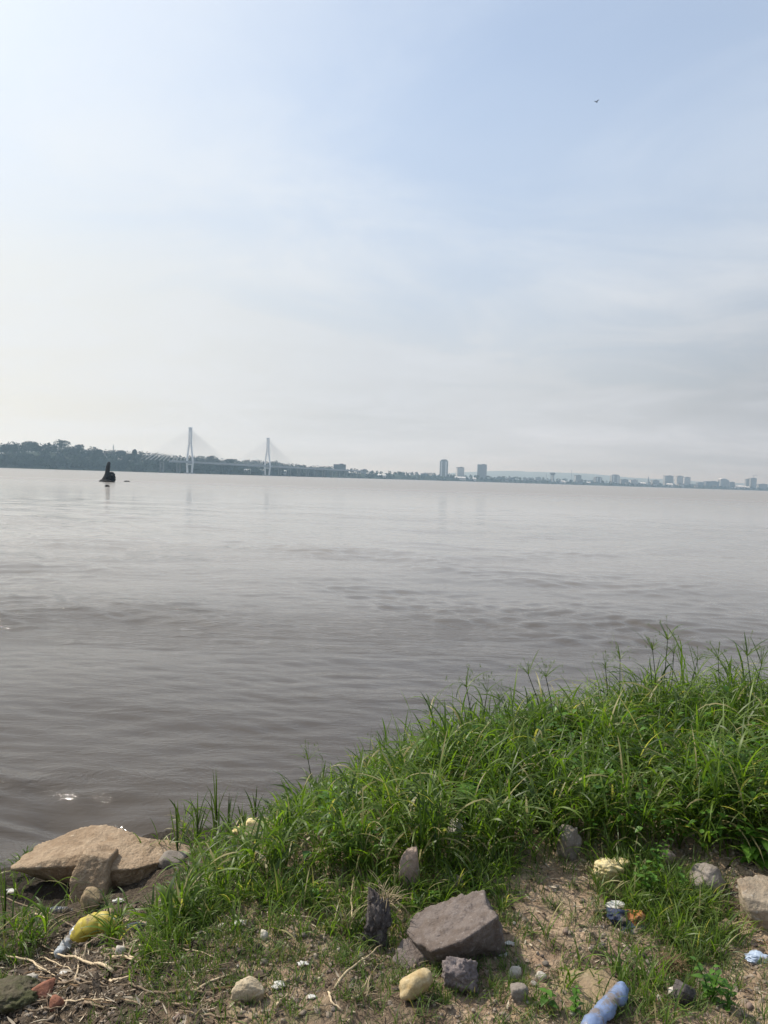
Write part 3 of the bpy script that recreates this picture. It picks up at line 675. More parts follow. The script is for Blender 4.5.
# ------------------------------------------------------------------ ribbons: all blades and straws
def ribbons(P0, az, L, wd, tilt, bend, S=6, twist=None, power=1.0, prof=None, tint=None, rgn=None):
    P0 = np.asarray(P0, float); n_ = len(P0); az = np.asarray(az); L = np.asarray(L); wd = np.asarray(wd)
    t = np.linspace(0, 1, S+1)
    ph = tilt[:, None]+bend[:, None]*t[None, :]**power
    dh = np.stack([np.cos(az), np.sin(az)], 1)
    seg = (L/S)[:, None]
    mid = (ph[:, 1:]+ph[:, :-1])/2
    hx = np.concatenate([np.zeros((n_, 1)), np.cumsum(np.sin(mid)*seg, 1)], 1); vz = np.concatenate([np.zeros((n_, 1)), np.cumsum(np.cos(mid)*seg, 1)], 1)
    C = P0[:, None, :]+np.concatenate([hx[..., None]*dh[:, None, :], vz[..., None]], 2)
    perp = np.stack([-dh[:, 1], dh[:, 0], np.zeros(n_)], 1)
    nrm = np.stack([-np.cos(ph)*dh[:, None, 0], -np.cos(ph)*dh[:, None, 1], np.sin(ph)], -1)
    tw = np.zeros(n_) if twist is None else twist
    twt = tw[:, None]*(.3+t[None, :])
    side = np.cos(twt)[..., None]*perp[:, None, :]+np.sin(twt)[..., None]*nrm
    pf = np.interp(t, [0, .25, .6, .85, 1], [.55, 1, .85, .45, .04]) if prof is None else np.interp(t, *prof)
    o = side*(wd[:, None]*pf[None, :]/2)[..., None]
    V_ = np.stack([C-o, C+o], 2).reshape(-1, 3)
    b = (np.arange(n_)*(S+1)*2)[:, None]+(np.arange(S)*2)[None, :]
    Fq = np.stack([b, b+1, b+3, b+2], -1).reshape(-1, 4)
    tt = np.repeat(np.random.default_rng(1).random(n_) if tint is None else tint, (S+1)*2)
    return V_, Fq, tt, C
def join(lst):
    V_, F_, T_ = [], [], []; k = 0
    for a in lst: V_.append(a[0]); F_.append(a[1]+k); T_.append(a[2]); k += len(a[0])
    return np.concatenate(V_), np.concatenate(F_), np.concatenate(T_)

def leaf_shape(L, W_, fold=.25, drop=.3):
    t = np.linspace(0, 1, 6); wv = np.array([.0, .8, 1.0, .78, .4, 0])*W_/2; V_ = []
    for a, b in zip(t, wv):
        zc_ = -drop*L*a*a; V_ += [(a*L, -b, zc_+b*fold), (a*L, 0, zc_), (a*L, b, zc_+b*fold)]
    F_ = []
    for i in range(5):
        for j in range(2): F_.append((i*3+j, i*3+3+j, i*3+4+j, i*3+1+j))
    return np.array(V_), np.array(F_)
FX = np.array([-3.5, -2.2, -1.25, -.95, -.75, -.45, -.17, .11, .35, .6, .8, 1.2, 1.7, 3.5]); FY = np.array([2.6, 2.7, 3.05, 2.80, 2.50, 2.68, 2.88, 2.80, 2.84, 2.92, 3.06, 3.0, 2.98, 3.1])
def front(x): return np.interp(x, FX, FY)
def zs(xs, ys): return np.array([ground_z(a, b) for a, b in zip(xs, ys)])
rg = np.random.default_rng(3)
HOLES = []
for px_, py_, r_ in ((457, 843, .05), (255, 838, .09), (275, 836, .08), (570, 862, .06), (611, 885, .08), (667, 868, .04), (410, 894, .05), (712, 892, .09), (752, 900, .1), (60, 880, .16), (100, 880, .16), (150, 868, .12)):
    g_ = hit(px_, py_); HOLES.append((g_.x, g_.y, r_))
# tillers of the tall grass
def tillers(n_, seed, xr=(-3.2, 4.2)):
    rg = np.random.default_rng(seed)
    nc = n_//7; cx = rg.uniform(xr[0], xr[1], nc*3)
    f = front(cx); s = shore(cx); cy = f+(s+.05-f)*rg.random(len(cx))
    den = .28+.72*smooth(-.5, .25, cx); den = np.where(cx < -.85, .055, den)
    den *= np.where(cy > s-.35, .8, 1)
    kp = rg.random(len(cx)) < den; cx, cy = cx[kp][:nc], cy[kp][:nc]
    ch = rg.normal(1, .16, len(cx))
    i = rg.integers(0, len(cx), n_); x = cx[i]+rg.normal(0, .045, n_); y = cy[i]+rg.normal(0, .045, n_)
    y = np.maximum(y, front(x)-.05*rg.random(n_))
    for (hx_, hy_, hr_) in HOLES:
        for q_ in range(4):
            far_ = ((x-hx_*(1-.035*q_))**2+(y-hy_*(1-.035*q_))**2) > hr_**2
            y = np.where(far_, y, -99.)
    ok = y > -50; x, y, i = x[ok], y[ok], i[ok]; n_ = len(x)
    h = (.16+.09*smooth(-.6, .5, x)+.065*smooth(.4, 1.7, x))*ch[i]*rg.uniform(.65, 1.2, n_)
    return x, y, h, rg
x, y, h, rg = tillers(5200, 3)
z = zs(x, y)-.01; n_ = len(x); parts = []
az = rg.uniform(0, 2*math.pi, n_); tl = np.abs(rg.normal(0, .17, n_)); bd = rg.uniform(.0, .35, n_)
tint0 = np.clip(rg.normal(.45, .22, n_), 0, .9)
Vt, Ft, Tt, C = ribbons(np.stack([x, y, z], 1), az, h, np.full(n_, .0032), tl, bd, 5, prof=([0, 1], [1, .7]), tint=tint0)
parts.append((Vt, Ft, Tt))
for k in range(7):
    u = rg.uniform(.08, 1.0, n_)*5; j = np.minimum(u.astype(int), 4); fr = (u-j)[:, None]
    P_ = C[np.arange(n_), j]*(1-fr)+C[np.arange(n_), j+1]*fr
    dry = rg.random(n_) < .09*(1.6-u/5)
    parts.append(ribbons(P_, rg.uniform(0, 2*math.pi, n_), h*rg.uniform(.35, .8, n_)+.05, rg.uniform(.005, .0112, n_), rg.uniform(.12, .7, n_), rg.uniform(.5, 2.3, n_), 6,
                         twist=rg.normal(0, .5, n_), tint=np.where(dry, 1.0, np.clip(tint0+rg.normal(0, .2, n_), 0, .9)))[:3])
# loose arching blades from the ground
x, y, h, rg = tillers(5200, 9); n_ = len(x)
parts.append(ribbons(np.stack([x, y, zs(x, y)-.01], 1), rg.uniform(0, 2*math.pi, n_), h*rg.uniform(.6, 1.3, n_), rg.uniform(.005, .011, n_), np.abs(rg.normal(0, .3, n_)), rg.uniform(.5, 2.2, n_), 7,
                     twist=rg.normal(0, .5, n_), tint=np.where(rg.random(n_) < .06, 1.0, np.clip(rg.normal(.45, .25, n_), 0, .9)))[:3])
x, y, h, rg = tillers(1500, 19); up_ = (y > front(x)+.45*(shore(x)-front(x))) & (x > -.9); x, y, h = x[up_], y[up_], h[up_]; n_ = len(x)
parts.append(ribbons(np.stack([x, y, zs(x, y)-.01], 1), rg.uniform(0, 2*math.pi, n_), h*rg.uniform(1.05, 1.75, n_)+.04, rg.uniform(.004, .009, n_), np.abs(rg.normal(0, .13, n_)), rg.uniform(.0, .8, n_), 7,
                     twist=rg.normal(0, .5, n_), power=2.2, tint=np.where(rg.random(n_) < .06, 1.0, np.clip(rg.normal(.35, .25, n_), 0, .9)))[:3])
V, Fq, T = join(parts)
tag(mesh_np('tall_grass', V, Fq, M['grass'], tint=T, smooth_=True), 'dense tall green grass covering the river bank', None, None, 'stuff')

# creeper leaves through the grass
x, y, h, rg = tillers(9000, 29); f_ = np.array([noise.noise((a*1.4, b*1.4, 31)) for a, b in zip(x, y)]); ok = (f_ > -.02) & (x > -.3); x, y, h = x[ok], y[ok], h[ok]
VV, FF, TT = [], [], []; k = 0
for a, b, c_, zg in zip(x, y, h, zs(x, y)):
    sz = rg.uniform(.018, .048); V_, F_ = leaf_shape(sz, sz*.8, .3, rg.uniform(.1, .5)); el = rg.uniform(-.5, .7); an = rg.uniform(0, 6.28); ca, sa = math.cos(an), math.sin(an)
    x_ = V_[:, 0]*math.cos(el)-V_[:, 2]*math.sin(el); z_ = V_[:, 0]*math.sin(el)+V_[:, 2]*math.cos(el)
    VV.append(np.stack([x_*ca-V_[:, 1]*sa+a, x_*sa+V_[:, 1]*ca+b, z_+zg+c_*rg.uniform(.35, 1.0)], 1)); FF.append(F_+k); k += len(V_); TT.append(np.full(len(V_), rg.uniform(0, .9)))
tag(mesh_np('creeper', np.concatenate(VV), np.concatenate(FF), M['weed'], tint=np.concatenate(TT)), 'small-leaved green creeper threaded through the tall grass', None, None, 'stuff')

# short turf on the open soil, in patches
patches = [(235, 965, 50, 1), (160, 990, 45, .6), (430, 935, 40, .5), (350, 925, 45, .8), (380, 985, 60, .5), (480, 1005, 60, .8), (560, 1015, 40, .6), (650, 905, 50, 1.6), (690, 930, 40, 1.4), (660, 880, 40, 1.2), (700, 990, 55, .9),
            (20, 950, 40, .8), (60, 920, 35, .5), (640, 1000, 40, .6), (320, 900, 60, .35), (260, 900, 60, .4), (190, 930, 60, .6), (300, 985, 40, .3), (500, 880, 60, .7), (420, 885, 40, .9)]
rg = np.random.default_rng(6); P_ = []; hh_ = []
for (px, py, r_, dn) in patches:
    c_ = hit(px, py); s = px_size(c_); rad = r_*s; k = int(1250*dn*(r_/50)**2)
    # grow in little tufts
    tx = rg.normal(c_.x, rad*.55, k//14+1); ty = rg.normal(c_.y, rad*.9, k//14+1); i = rg.integers(0, len(tx), k)
    xx = tx[i]+rg.normal(0, .014, k); yy = ty[i]+rg.normal(0, .014, k)
    P_.append(np.stack([xx, yy, zs(xx, yy)-.003], 1)); hh_.append(rg.uniform(.025, .075, k)*(1+.5*(dn > 1)))
P_ = np.concatenate(P_); hh_ = np.concatenate(hh_); n_ = len(P_)
q = ribbons(P_, rg.uniform(0, 6.28, n_), hh_, rg.uniform(.0015, .0035, n_), np.abs(rg.normal(0, .45, n_)), rg.uniform(.2, 1.6, n_), 4, twist=rg.normal(0, .5, n_), tint=np.where(rg.random(n_) < .12, 1., rg.uniform(0, .9, n_)))
tag(mesh_np('short_grass', q[0], q[1], M['turf'], tint=q[2]), 'short sparse grass in tufts on open soil', None, None, 'stuff')

mp = [(655, 905, 42, 420), (690, 925, 38, 260), (640, 880, 40, 260), (185, 925, 36, 260), (160, 955, 30, 120), (222, 900, 40, 260), (285, 882, 40, 180), (425, 895, 50, 320), (480, 878, 40, 300), (345, 905, 40, 220), (14, 950, 24, 60), (40, 885, 30, 22), (585, 995, 20, 40), (640, 995, 22, 90), (290, 905, 30, 160), (395, 900, 30, 160)]
rg = np.random.default_rng(16); P_ = []; hh_ = []
for (px, py, r_, k) in mp:
    c_ = hit(px, py); s = px_size(c_); k = int(k*1.5); tx = rg.normal(c_.x, r_*s*.5, k//8+1); ty = rg.normal(c_.y, r_*s*.7, k//8+1); i = rg.integers(0, len(tx), k)
    xx = tx[i]+rg.normal(0, .01, k); yy = ty[i]+rg.normal(0, .01, k); P_.append(np.stack([xx, yy, zs(xx, yy)-.003], 1)); hh_.append(rg.uniform(.06, .16, k))
P_ = np.concatenate(P_); hh_ = np.concatenate(hh_); n_ = len(P_)
q = ribbons(P_, rg.uniform(0, 6.28, n_), hh_, rg.uniform(.003, .0065, n_), np.abs(rg.normal(0, .4, n_)), rg.uniform(.4, 2.2, n_), 6, twist=rg.normal(0, .5, n_), tint=np.where(rg.random(n_) < .07, 1., np.clip(rg.normal(.5, .25, n_), 0, .9)))
tag(mesh_np('low_grass', q[0], q[1], M['grass'], tint=q[2]), 'ankle-high bright green grass in tufts between the stones', None, None, 'stuff')

VV = []; FF = []; nn_ = 0; rg = np.random.default_rng(88)
for k in range(3800):
    x_ = -1.9+1.55*rg.random()**.8 if k < 3000 else rg.uniform(-.4, 1.9); y_ = rg.uniform(1.9, 3.35)
    if noise.noise((x_*3, y_*3, 9)) < rg.uniform(-.5, .25): continue
    sz = (.004+.012*rg.random()**2)*(1 if k < 3000 else .7); a_ = rg.uniform(0, 6.28); V_ = U1*(1+.35*rg.normal(size=(len(U1), 1)))*np.array([sz*rg.uniform(.8, 2.2), sz, sz*rg.uniform(.2, .8)])
    V_ = np.stack([V_[:, 0]*math.cos(a_)-V_[:, 1]*math.sin(a_), V_[:, 0]*math.sin(a_)+V_[:, 1]*math.cos(a_), V_[:, 2]+V_[:, 0]*rg.normal()*.4], 1)+(x_, y_, ground_z(x_, y_)+sz*.3)
    VV.append(V_); FF.append(F1+nn_); nn_ += len(U1)
M['debris'] = rock_mat('rotten_debris', (.06, .048, .036), (.13, .095, .065), (.24, .20, .16), 6)
tag(mesh_np('debris', np.concatenate(VV), np.concatenate(FF), M['debris'], smooth_=False), 'dark rotten debris and wood crumbs washed up on the bank', None, None, 'stuff')

# leaf litter: curled dead flakes and bits of straw
k = 12000; rg = np.random.default_rng(14)
lx = np.where(rg.random(k) < .66, rg.uniform(-1.9, -.45, k), rg.uniform(-.6, 2.0, k)); ly = rg.uniform(1.9, 3.25, k)
q1 = ribbons(np.stack([lx, ly, zs(lx, ly)+.004], 1), rg.uniform(0, 6.28, k), rg.uniform(.012, .055, k), rg.uniform(.0015, .010, k)*rg.random(k)+.001, rg.uniform(1.2, 1.6, k), rg.normal(0, .35, k), 3, twist=rg.normal(0, .7, k), prof=([0, .4, 1], [.4, 1, .2]), tint=rg.random(k))
m, n = new_mat('dead_litter'); t = n('ShaderNodeAttribute', attribute_name='tint').outputs['Fac']
cc = n.mix(n.ramp(t, 0, .6), (.045, .032, .022), (.15, .10, .06)); cc = n.mix(n.ramp(t, .68, .9), cc, (.46, .39, .29))
finish(n, n('ShaderNodeBsdfPrincipled', {'Base Color': cc, 'Roughness': .85}).outputs[0]); M['litter'] = m
tag(mesh_np('leaf_litter', q1[0], q1[1], m, tint=q1[2]), 'dead leaves and straw bits scattered over the bank', None, None, 'stuff')

# ------------------------------------------------------------------ sedges with umbrella heads above the grass
def sedge(px, top, basepx, basepy, label, seed, lean=0.0, droop=False, scale=1.0):
    """px,top: where its head is seen; the foot stands at distance of basepy"""
    rg = np.random.default_rng(seed)
    D = basepy; head = at_dist(px, top, D); bx = head.x-lean; gz = ground_z(bx, D); H = head.z-gz
    t = empty('sedge', (bx, D, gz)); tag(t, label, 'plant', 'tall sedges rising above the grass')
    top_ = Vector((lean, rg.normal()*.02, H)); bm = bmesh.new()
    add_tube(bm, [(0, 0, -.02), (lean*.25, 0, H*.35), (lean*.6, 0, H*.72), top_], [.0034, .003, .0026, .002], 5)
    o = bm_obj('stem', bm, M['sedge'], t); 
    nb = 7; a = rg.uniform(0, 6.28)+np.arange(nb)*.9
    q = ribbons(np.tile(np.array(top_), (nb, 1)), a, rg.uniform(.07, .17, nb)*scale, np.full(nb, .0055)*scale, rg.uniform(.5, 1.1, nb), rg.uniform(.3, 1.6, nb)*(1.6 if droop else 1), 6, tint=rg.uniform(.2, .8, nb))
    mesh_np('leaf', q[0], q[1], M['sedge'], t, tint=q[2])
    nr = 12; a = rg.uniform(0, 6.28, nr)
    q = ribbons(np.tile(np.array(top_), (nr, 1)), a, rg.uniform(.03, .085, nr)*scale, np.full(nr, .0016), rg.uniform(.1, 1.2, nr), rg.uniform(0, .5, nr), 3, prof=([0, 1], [1, 1]), tint=rg.uniform(.4, .9, nr))
    tips = q[3][:, -1]; m_ = 9; tp = np.repeat(tips, m_, 0); kk = len(tp)
    q2 = ribbons(tp, rg.uniform(0, 6.28, kk), rg.uniform(.008, .016, kk)*scale, np.full(kk, .0022), rg.uniform(.1, 2.2, kk), np.zeros(kk), 2, prof=([0, .5, 1], [.5, 1, .2]), tint=rg.uniform(.6, .98, kk))
    V_, F_, T_ = join([q[:3], q2[:3]]); mesh_np('flower_head', V_, F_, M['sedge'], t, tint=T_)
sedges = [(668, 640, 4.3, .02, 'tallest sedge, its leafy head highest above the right grass'), (655, 652, 4.2, -.03, 'sedge head just left of the tallest sedge'), (676, 655, 4.5, .04, 'short sedge tucked right against the tallest sedge'),
 (605, 668, 4.4, -.05, 'thin sedge head left of the tallest pair, over the water'), (621, 660, 4.5, 0, 'slim upright sedge between the thin one and the tallest'), (697, 660, 4.3, .06, 'sedge leaning right, next after the tallest group'),
 (719, 658, 4.4, -.02, 'fan-headed sedge midway between tallest group and right edge'), (748, 656, 4.2, -.06, 'broad starry sedge head near the right edge'), (761, 664, 4.3, .05, 'sedge beside the starry one, closest to right edge'),
 (528, 674, 4.1, -.14, 'long dark sedge leaning left over the water'), (545, 676, 4.0, -.10, 'second leaning sedge, with curled tip, beside the long dark one'), (466, 686, 3.95, -.07, 'drooping thick-leaved sedge standing left of the leaning pair'),
 (487, 692, 4.0, .03, 'feathery sedge head right of the drooping one'), (432, 716, 4.1, -.04, 'small spindly sedge at the left shoulder of the tall grass'), (500, 700, 4.3, 0, 'faint thin sedge between the drooping and leaning ones'),
 (383, 744, 4.5, -.03, 'single thin sedge over the water left of the grass shoulder'), (308, 760, 4.3, -.05, 'arching leafy sedge above the middle of the low grass')]
for i, (px, ty, D, ln, lab) in enumerate(sedges): sedge(px, ty, px, D, lab, 200+i, ln, droop=i in (11, 16), scale=1.7 if i in (0, 7, 11) else 1.35)

# reeds at the left waterline: upright leaf fans
def reed(px, top, D, label, seed, nl=7, spread=.22, wid=.009):
    rg = np.random.default_rng(seed); hd = at_dist(px, top, D); gz = ground_z(hd.x, D); H = hd.z-gz
    t = empty('reed', (hd.x, D, gz)); tag(t, label, 'plant', 'upright reeds at the waterline')
    bm = bmesh.new(); add_tube(bm, [(0, 0, -.03), (.005, 0, H*.4), (0, .01, H*.62)], [.004, .0035, .002], 5); bm_obj('stem', bm, M['sedge'], t)
    z0 = rg.uniform(0, .45, nl)*H; z0[0] = H*.4
    L = (H-z0)*rg.uniform(.7, 1.0, nl); L[0] = H-z0[0]
    q = ribbons(np.stack([np.zeros(nl), np.zeros(nl), z0], 1), rg.uniform(0, 6.28, nl), L, rg.uniform(.7, 1.1, nl)*wid, np.abs(rg.normal(0, spread, nl))*np.where(np.arange(nl) == 0, .1, 1), rg.uniform(0, .9, nl)*np.where(np.arange(nl) == 0, .1, 1), 7, twist=rg.normal(0, .6, nl), power=1.8, tint=rg.uniform(.1, .7, nl))
    mesh_np('leaf', q[0], q[1], M['sedge'], t, tint=q[2])
reeds = [(178, 800, 4.0, 'leftmost slender reed beside the brown slab'), (198, 790, 4.1, 'reed with pale base just left of the tallest reed'), (217, 768, 4.1, 'tallest dark reed over the water at left'), (229, 790, 4.2, 'slim reed right of the tallest dark reed'),
 (243, 800, 4.1, 'reed in front of the left end of the cream rock'), (256, 785, 4.3, 'thin straight reed behind the long cream rock'), (272, 798, 4.2, 'reed before the middle of the cream rock'), (286, 806, 4.3, 'short reed at the right end of the cream rock'),
 (5, 850, 3.2, 'dark reed crossing the left edge before the slab'), (318, 782, 4.3, 'reed among grass right of the cream rock')]
for i, (px, ty, D, lab) in enumerate(reeds): reed(px, ty, D, lab, 300+i, wid=.005 if px < 10 else .011)

# ------------------------------------------------------------------ broad-leaved weeds
def weed(base, H, nleaf, L, label, seed, lean=(0, 0), group='broad-leaved weeds on the bank'):
    rg = np.random.default_rng(seed); t = empty('leafy_weed', base); tag(t, label, 'plant', group)
    bm = bmesh.new(); nst = max(1, nleaf//9); VV, FF, TT = [], [], []; k = 0
    for s in range(nst):
        a0 = rg.uniform(0, 6.28); out = H*.55*(s > 0)*rg.random(); tipx = Vector((math.cos(a0)*out+lean[0], math.sin(a0)*out+lean[1], H*rg.uniform(.7, 1)))
        add_tube(bm, [(0, 0, -.01), tipx*.5+Vector((0, 0, H*.08)), tipx], [.0022, .0018, .001], 5)
        for j in range(nleaf//nst):
            u = (j+1)/(nleaf//nst); p_ = tipx*u; a = a0+j*2.4; sz = L*rg.uniform(.55, 1.1)*(1.1-.4*u)
            V_, F_ = leaf_shape(sz, sz*.68, .3, rg.uniform(.1, .5)); el = rg.uniform(-.1, .7); ca, sa = math.cos(a), math.sin(a)
            x_ = V_[:, 0]*math.cos(el)-V_[:, 2]*math.sin(el); z_ = V_[:, 0]*math.sin(el)+V_[:, 2]*math.cos(el)
            VV.append(np.stack([x_*ca-V_[:, 1]*sa+p_.x, x_*sa+V_[:, 1]*ca+p_.y, z_+p_.z], 1)); FF.append(F_+k); k += len(V_); TT.append(np.full(len(V_), rg.uniform(.1, .9)))
    bm_obj('stem', bm, M['weed'], t); mesh_np('foliage', np.concatenate(VV), np.concatenate(FF), M['weed'], t, tint=np.concatenate(TT))
weeds = [(644, 905, .16, 34, .040, 'bushy leafy weed in short grass right of the cream-yellow rock'), (655, 880, .20, 26, .038, 'climbing weed with round leaves at the foot of tall grass'), (682, 900, .12, 20, .034, 'small leafy weed between bushy weed and flat grey rock'),
 (712, 1000, .13, 44, .036, 'bright leafy weed in the lower right soil'), (727, 1012, .09, 22, .030, 'smaller leafy weed at right side of the bright one'), (546, 1007, .05, 6, .040, 'single seedling with pale leaves left of the brown slab'),
 (435, 905, .05, 22, .034, 'creeping leaves along the top of the large purple-brown rock'), (467, 892, .05, 18, .034, 'creeping leaves behind the right end of large purple-brown rock'), (415, 915, .06, 8, .042, 'arrow-leaved weed left of the large purple-brown rock'),
 (318, 905, .06, 18, .034, 'pale leafy weed beside the fallen twig left of centre'), (575, 1018, .08, 16, .030, 'weed by the lower end of the blue bottle')]
for i, (px, py, H, nl, L, lab) in enumerate(weeds): weed(hit(px, py), H, nl, L, lab, 400+i)
# climbing weeds whose leaves show inside the tall grass
inwall = [(735, 752, 3.45, 'yellow-green leafy weed high in grass near right edge'), (718, 770, 3.4, 'leafy weed just below the yellow-green one at right'), (600, 770, 3.6, 'heart-leaved weed deep in the tall grass above the cream-yellow rock'), (545, 790, 3.5, 'heart-leaved weed left of the deep one in the tall grass'),
 (585, 720, 4.2, 'leafy weed near the crest of the grass above centre right'), (645, 715, 4.1, 'leafy weed near the crest under the tallest sedge'), (700, 720, 4.1, 'leafy weed near the crest under the right-leaning sedge'), (755, 830, 3.2, 'broad-leaved weed above the pale-topped boulder'), (500, 745, 3.9, 'leafy weed in the left shoulder of the tall grass'), (465, 790, 3.5, 'leafy weed above the whitish hidden rock')]
for i, (px, py, D, lab) in enumerate(inwall):
    D -= .22; p_ = at_dist(px, py, D); gz = ground_z(p_.x, D); weed((p_.x, D, gz), max(.1, p_.z-gz+.05), 54, .085, lab, 450+i, group='climbing weeds among the tall grass')

# ------------------------------------------------------------------ tufts, straw, twigs
def tuft(px, py, L, n_, mat, label, seed, name='dry_tuft', bendk=1.5, wid=.0028, zoff=0.0, tilt=.3):
    rg = np.random.default_rng(seed); b = hit(px, py)
    q = ribbons(rg.normal(0, .012, (n_, 3))*(1, 1, .2), rg.uniform(0, 6.28, n_), L*rg.uniform(.5, 1.1, n_), np.full(n_, wid), np.abs(rg.normal(0, tilt, n_)), rg.uniform(.5, 1.2, n_)*bendk, 6, twist=rg.normal(0, .4, n_), tint=rg.random(n_))
    o = mesh_np(name, q[0], q[1], M[mat], tint=q[2]); o.location = b+Vector((0, 0, zoff)); return tag(o, label, 'dry grass')
tuft(383, 938, .15, 80, 'thatch_pale', 'pale dry straw tuft drooping over the dark charred stone', 501, bendk=2.2, zoff=.10)
tuft(345, 935, .13, 30, 'straw', 'yellow dry straw tuft left of the dark charred stone', 502, bendk=.8)
tuft(672, 972, .07, 260, 'thatch', 'rounded mat of dead brown grass below the short grass at right', 503, name='dead_grass_mat', bendk=1.6, wid=.002, tilt=.9)
tuft(588, 872, .07, 90, 'straw', 'yellowish dry grass lump left of cream-yellow rock', 504, bendk=1.6, tilt=.8)
tuft(362, 1000, .06, 30, 'straw', 'small dry straw tuft left of the ochre stone', 505, bendk=1.2)
def stick(pts, r_, mat, label, name='twig', lift=.008, fork=False, seed=0, cat='twig', group=None):
    rg = random.Random(seed); P_ = []
    ends = [hit(*p_) for p_ in pts]
    for i in range(len(ends)-1):
        for q in range(4):
            v = ends[i].lerp(ends[i+1], q/4); v.z = max(v.z, ground_z(v.x, v.y))+lift+rg.uniform(0, .006); v.x += rg.uniform(-.004, .004); v.y += rg.uniform(-.004, .004); P_.append(v)
    v = ends[-1].copy(); v.z += lift; P_.append(v); o0 = P_[0].copy(); P_ = [p_-o0 for p_ in P_]
    bm = bmesh.new(); add_tube(bm, P_, [r_*(1-.55*i/len(P_)) for i in range(len(P_))], 6)
    if fork:
        k = len(P_)//2; add_tube(bm, [P_[k], P_[k]+Vector((rg.uniform(-.03, .05), .05, .03)), P_[k]+Vector((rg.uniform(0, .08), .09, .05))], [r_*.6, r_*.4, r_*.2], 5)
    o = bm_obj(name, bm, M[mat], smooth_=True); o.location = o0; return tag(o, label, cat, group)
stick([(112, 978), (85, 968), (50, 958)], .0062, 'pale_twig', 'thick pale bent stick under the yellow bag', fork=True, seed=1, name='stick', cat='stick', lift=.02)
stick([(4, 962), (28, 966), (47, 976)], .0052, 'pale_twig', 'pale curved stick near the left edge', seed=2, name='stick', cat='stick', lift=.02)
stick([(75, 986), (78, 968), (81, 958)], .004, 'pale_twig', 'short pale twig crossing under the thick bent stick', seed=3)
stick([(20, 945), (60, 925), (100, 912)], .0040, 'twig', 'long brown twig reaching from left edge toward the slab', seed=4, fork=True, lift=.03)
stick([(0, 905), (30, 915), (60, 925)], .0035, 'twig', 'thin twig lying left of the brown twig', seed=5, lift=.03)
stick([(35, 950), (75, 940), (120, 950)], .0035, 'twig', 'thin twig running behind the yellow bag', seed=6, lift=.03)
stick([(282, 918), (300, 920), (322, 924)], .0042, 'pale_twig', 'straight pale twig on soil left of the straw tuft', seed=7)
stick([(300, 902), (314, 897), (322, 893)], .0035, 'pale_twig', 'short pale twig behind the straight pale twig', seed=8)
stick([(335, 996), (360, 972), (382, 952)], .0045, 'straw', 'long straw stalk leading up to the charred stone', seed=9, lift=.02)
stick([(328, 996), (332, 1008), (342, 1016)], .0040, 'pale_twig', 'curved white root at the bottom left of centre', seed=10)
stick([(276, 1012), (282, 1003), (288, 997)], .0055, 'pale_twig', 'stubby pale wood chip right of the pointed ochre stone', seed=11)
stick([(352, 1006), (360, 1001), (367, 997)], .0050, 'straw', 'short thick straw left of the ochre stone', seed=12)
stick([(592, 917), (602, 914), (613, 913)], .0085, 'twig', 'dark flat stick left of the blue and orange cloth scrap', seed=13, name='stick', cat='stick')
stick([(352, 935), (351, 915), (354, 892)], .0035, 'straw', 'bent dry stalk standing in grass left of charred stone', seed=14, lift=.05)
rnd = random.Random(77)
for k in range(90):
    px = rnd.uniform(5, 210) if k < 64 else rnd.uniform(210, 760); py = rnd.uniform(915, 1018) if k < 64 else rnd.uniform(935, 1018)
    a = rnd.uniform(-.7, .7); L = rnd.uniform(14, 60) if k < 64 else rnd.uniform(10, 34)
    stick([(px, py), (px+L*.5*math.cos(a), py-L*.3*math.sin(a)), (px+L*math.cos(a), py-L*.6*math.sin(a))], (rnd.uniform(.0018, .0048) if k < 64 else rnd.uniform(.0013, .0028)), rnd.choice(('twig', 'twig', 'thatch', 'pale_twig')),
          'thin twig in the dark debris at lower left' if k < 64 else 'thin twig lying on open soil', seed=90+k, group='twigs in the lower left debris' if k < 64 else 'twigs on the open soil', lift=.006)

# ------------------------------------------------------------------ litter people left
def crumple(name, size, mat, loc, seed, label, cat, rz=0, amp=.35, sub=5, rot=(0, 0)):
    rg_ = np.random.default_rng(seed); U, F_ = ICO[sub]; off = rg_.random(3)*30; P_ = U.copy()
    for i in range(len(P_)):
        v = Vector(P_[i]+off); a = 1-2*abs(noise.noise(v*.8)); b = 1-2*abs(noise.noise(v*2.0))
        P_[i] *= 1+amp*.8*(a-.6)+amp*.35*(b-.6)
    o = mesh_np(name, P_*np.array(size)/2, F_, mat, smooth_=True); o.location = loc; o.rotation_euler = (rot[0], rot[1], rz); return tag(o, label, cat)
def plastic(name, c, rough=.3, trans=0.0, alpha=1.0):
    m, n = new_mat(name); co = n('ShaderNodeTexCoord').outputs['Object']
    cc = n.mix(n.ramp(n.noise(co, 30, 4), .45, .75, 0, .45), c, tuple(x*.5 for x in c))
    dirt = n.ramp(n.noise(co, 17, 6, .7), .50, .62, 0, .8); cc = n.mix(dirt, cc, (.19, .145, .10))
    p = n('ShaderNodeBsdfPrincipled', {'Base Color': cc, 'Roughness': n.math('ADD', n.math('MULTIPLY', dirt, .5), rough), 'Transmission Weight': trans, 'IOR': 1.4})
    n.l.new(n('ShaderNodeBump', {'Height': n.noise(co, 55, 3), 'Strength': .35, 'Distance': .004}).outputs[0], p.inputs['Normal']); finish(n, p.outputs[0]); return m
M['yellow_plastic'] = plastic('yellow_plastic', (.42, .34, .05), .5); M['clear_plastic'] = plastic('dirty_clear_plastic', (.62, .66, .70), .18, .45)
M['blue_plastic'] = plastic('dusty_blue_plastic', (.20, .27, .44), .35, .15); M['white_plastic'] = plastic('white_plastic', (.50, .49, .46), .4)
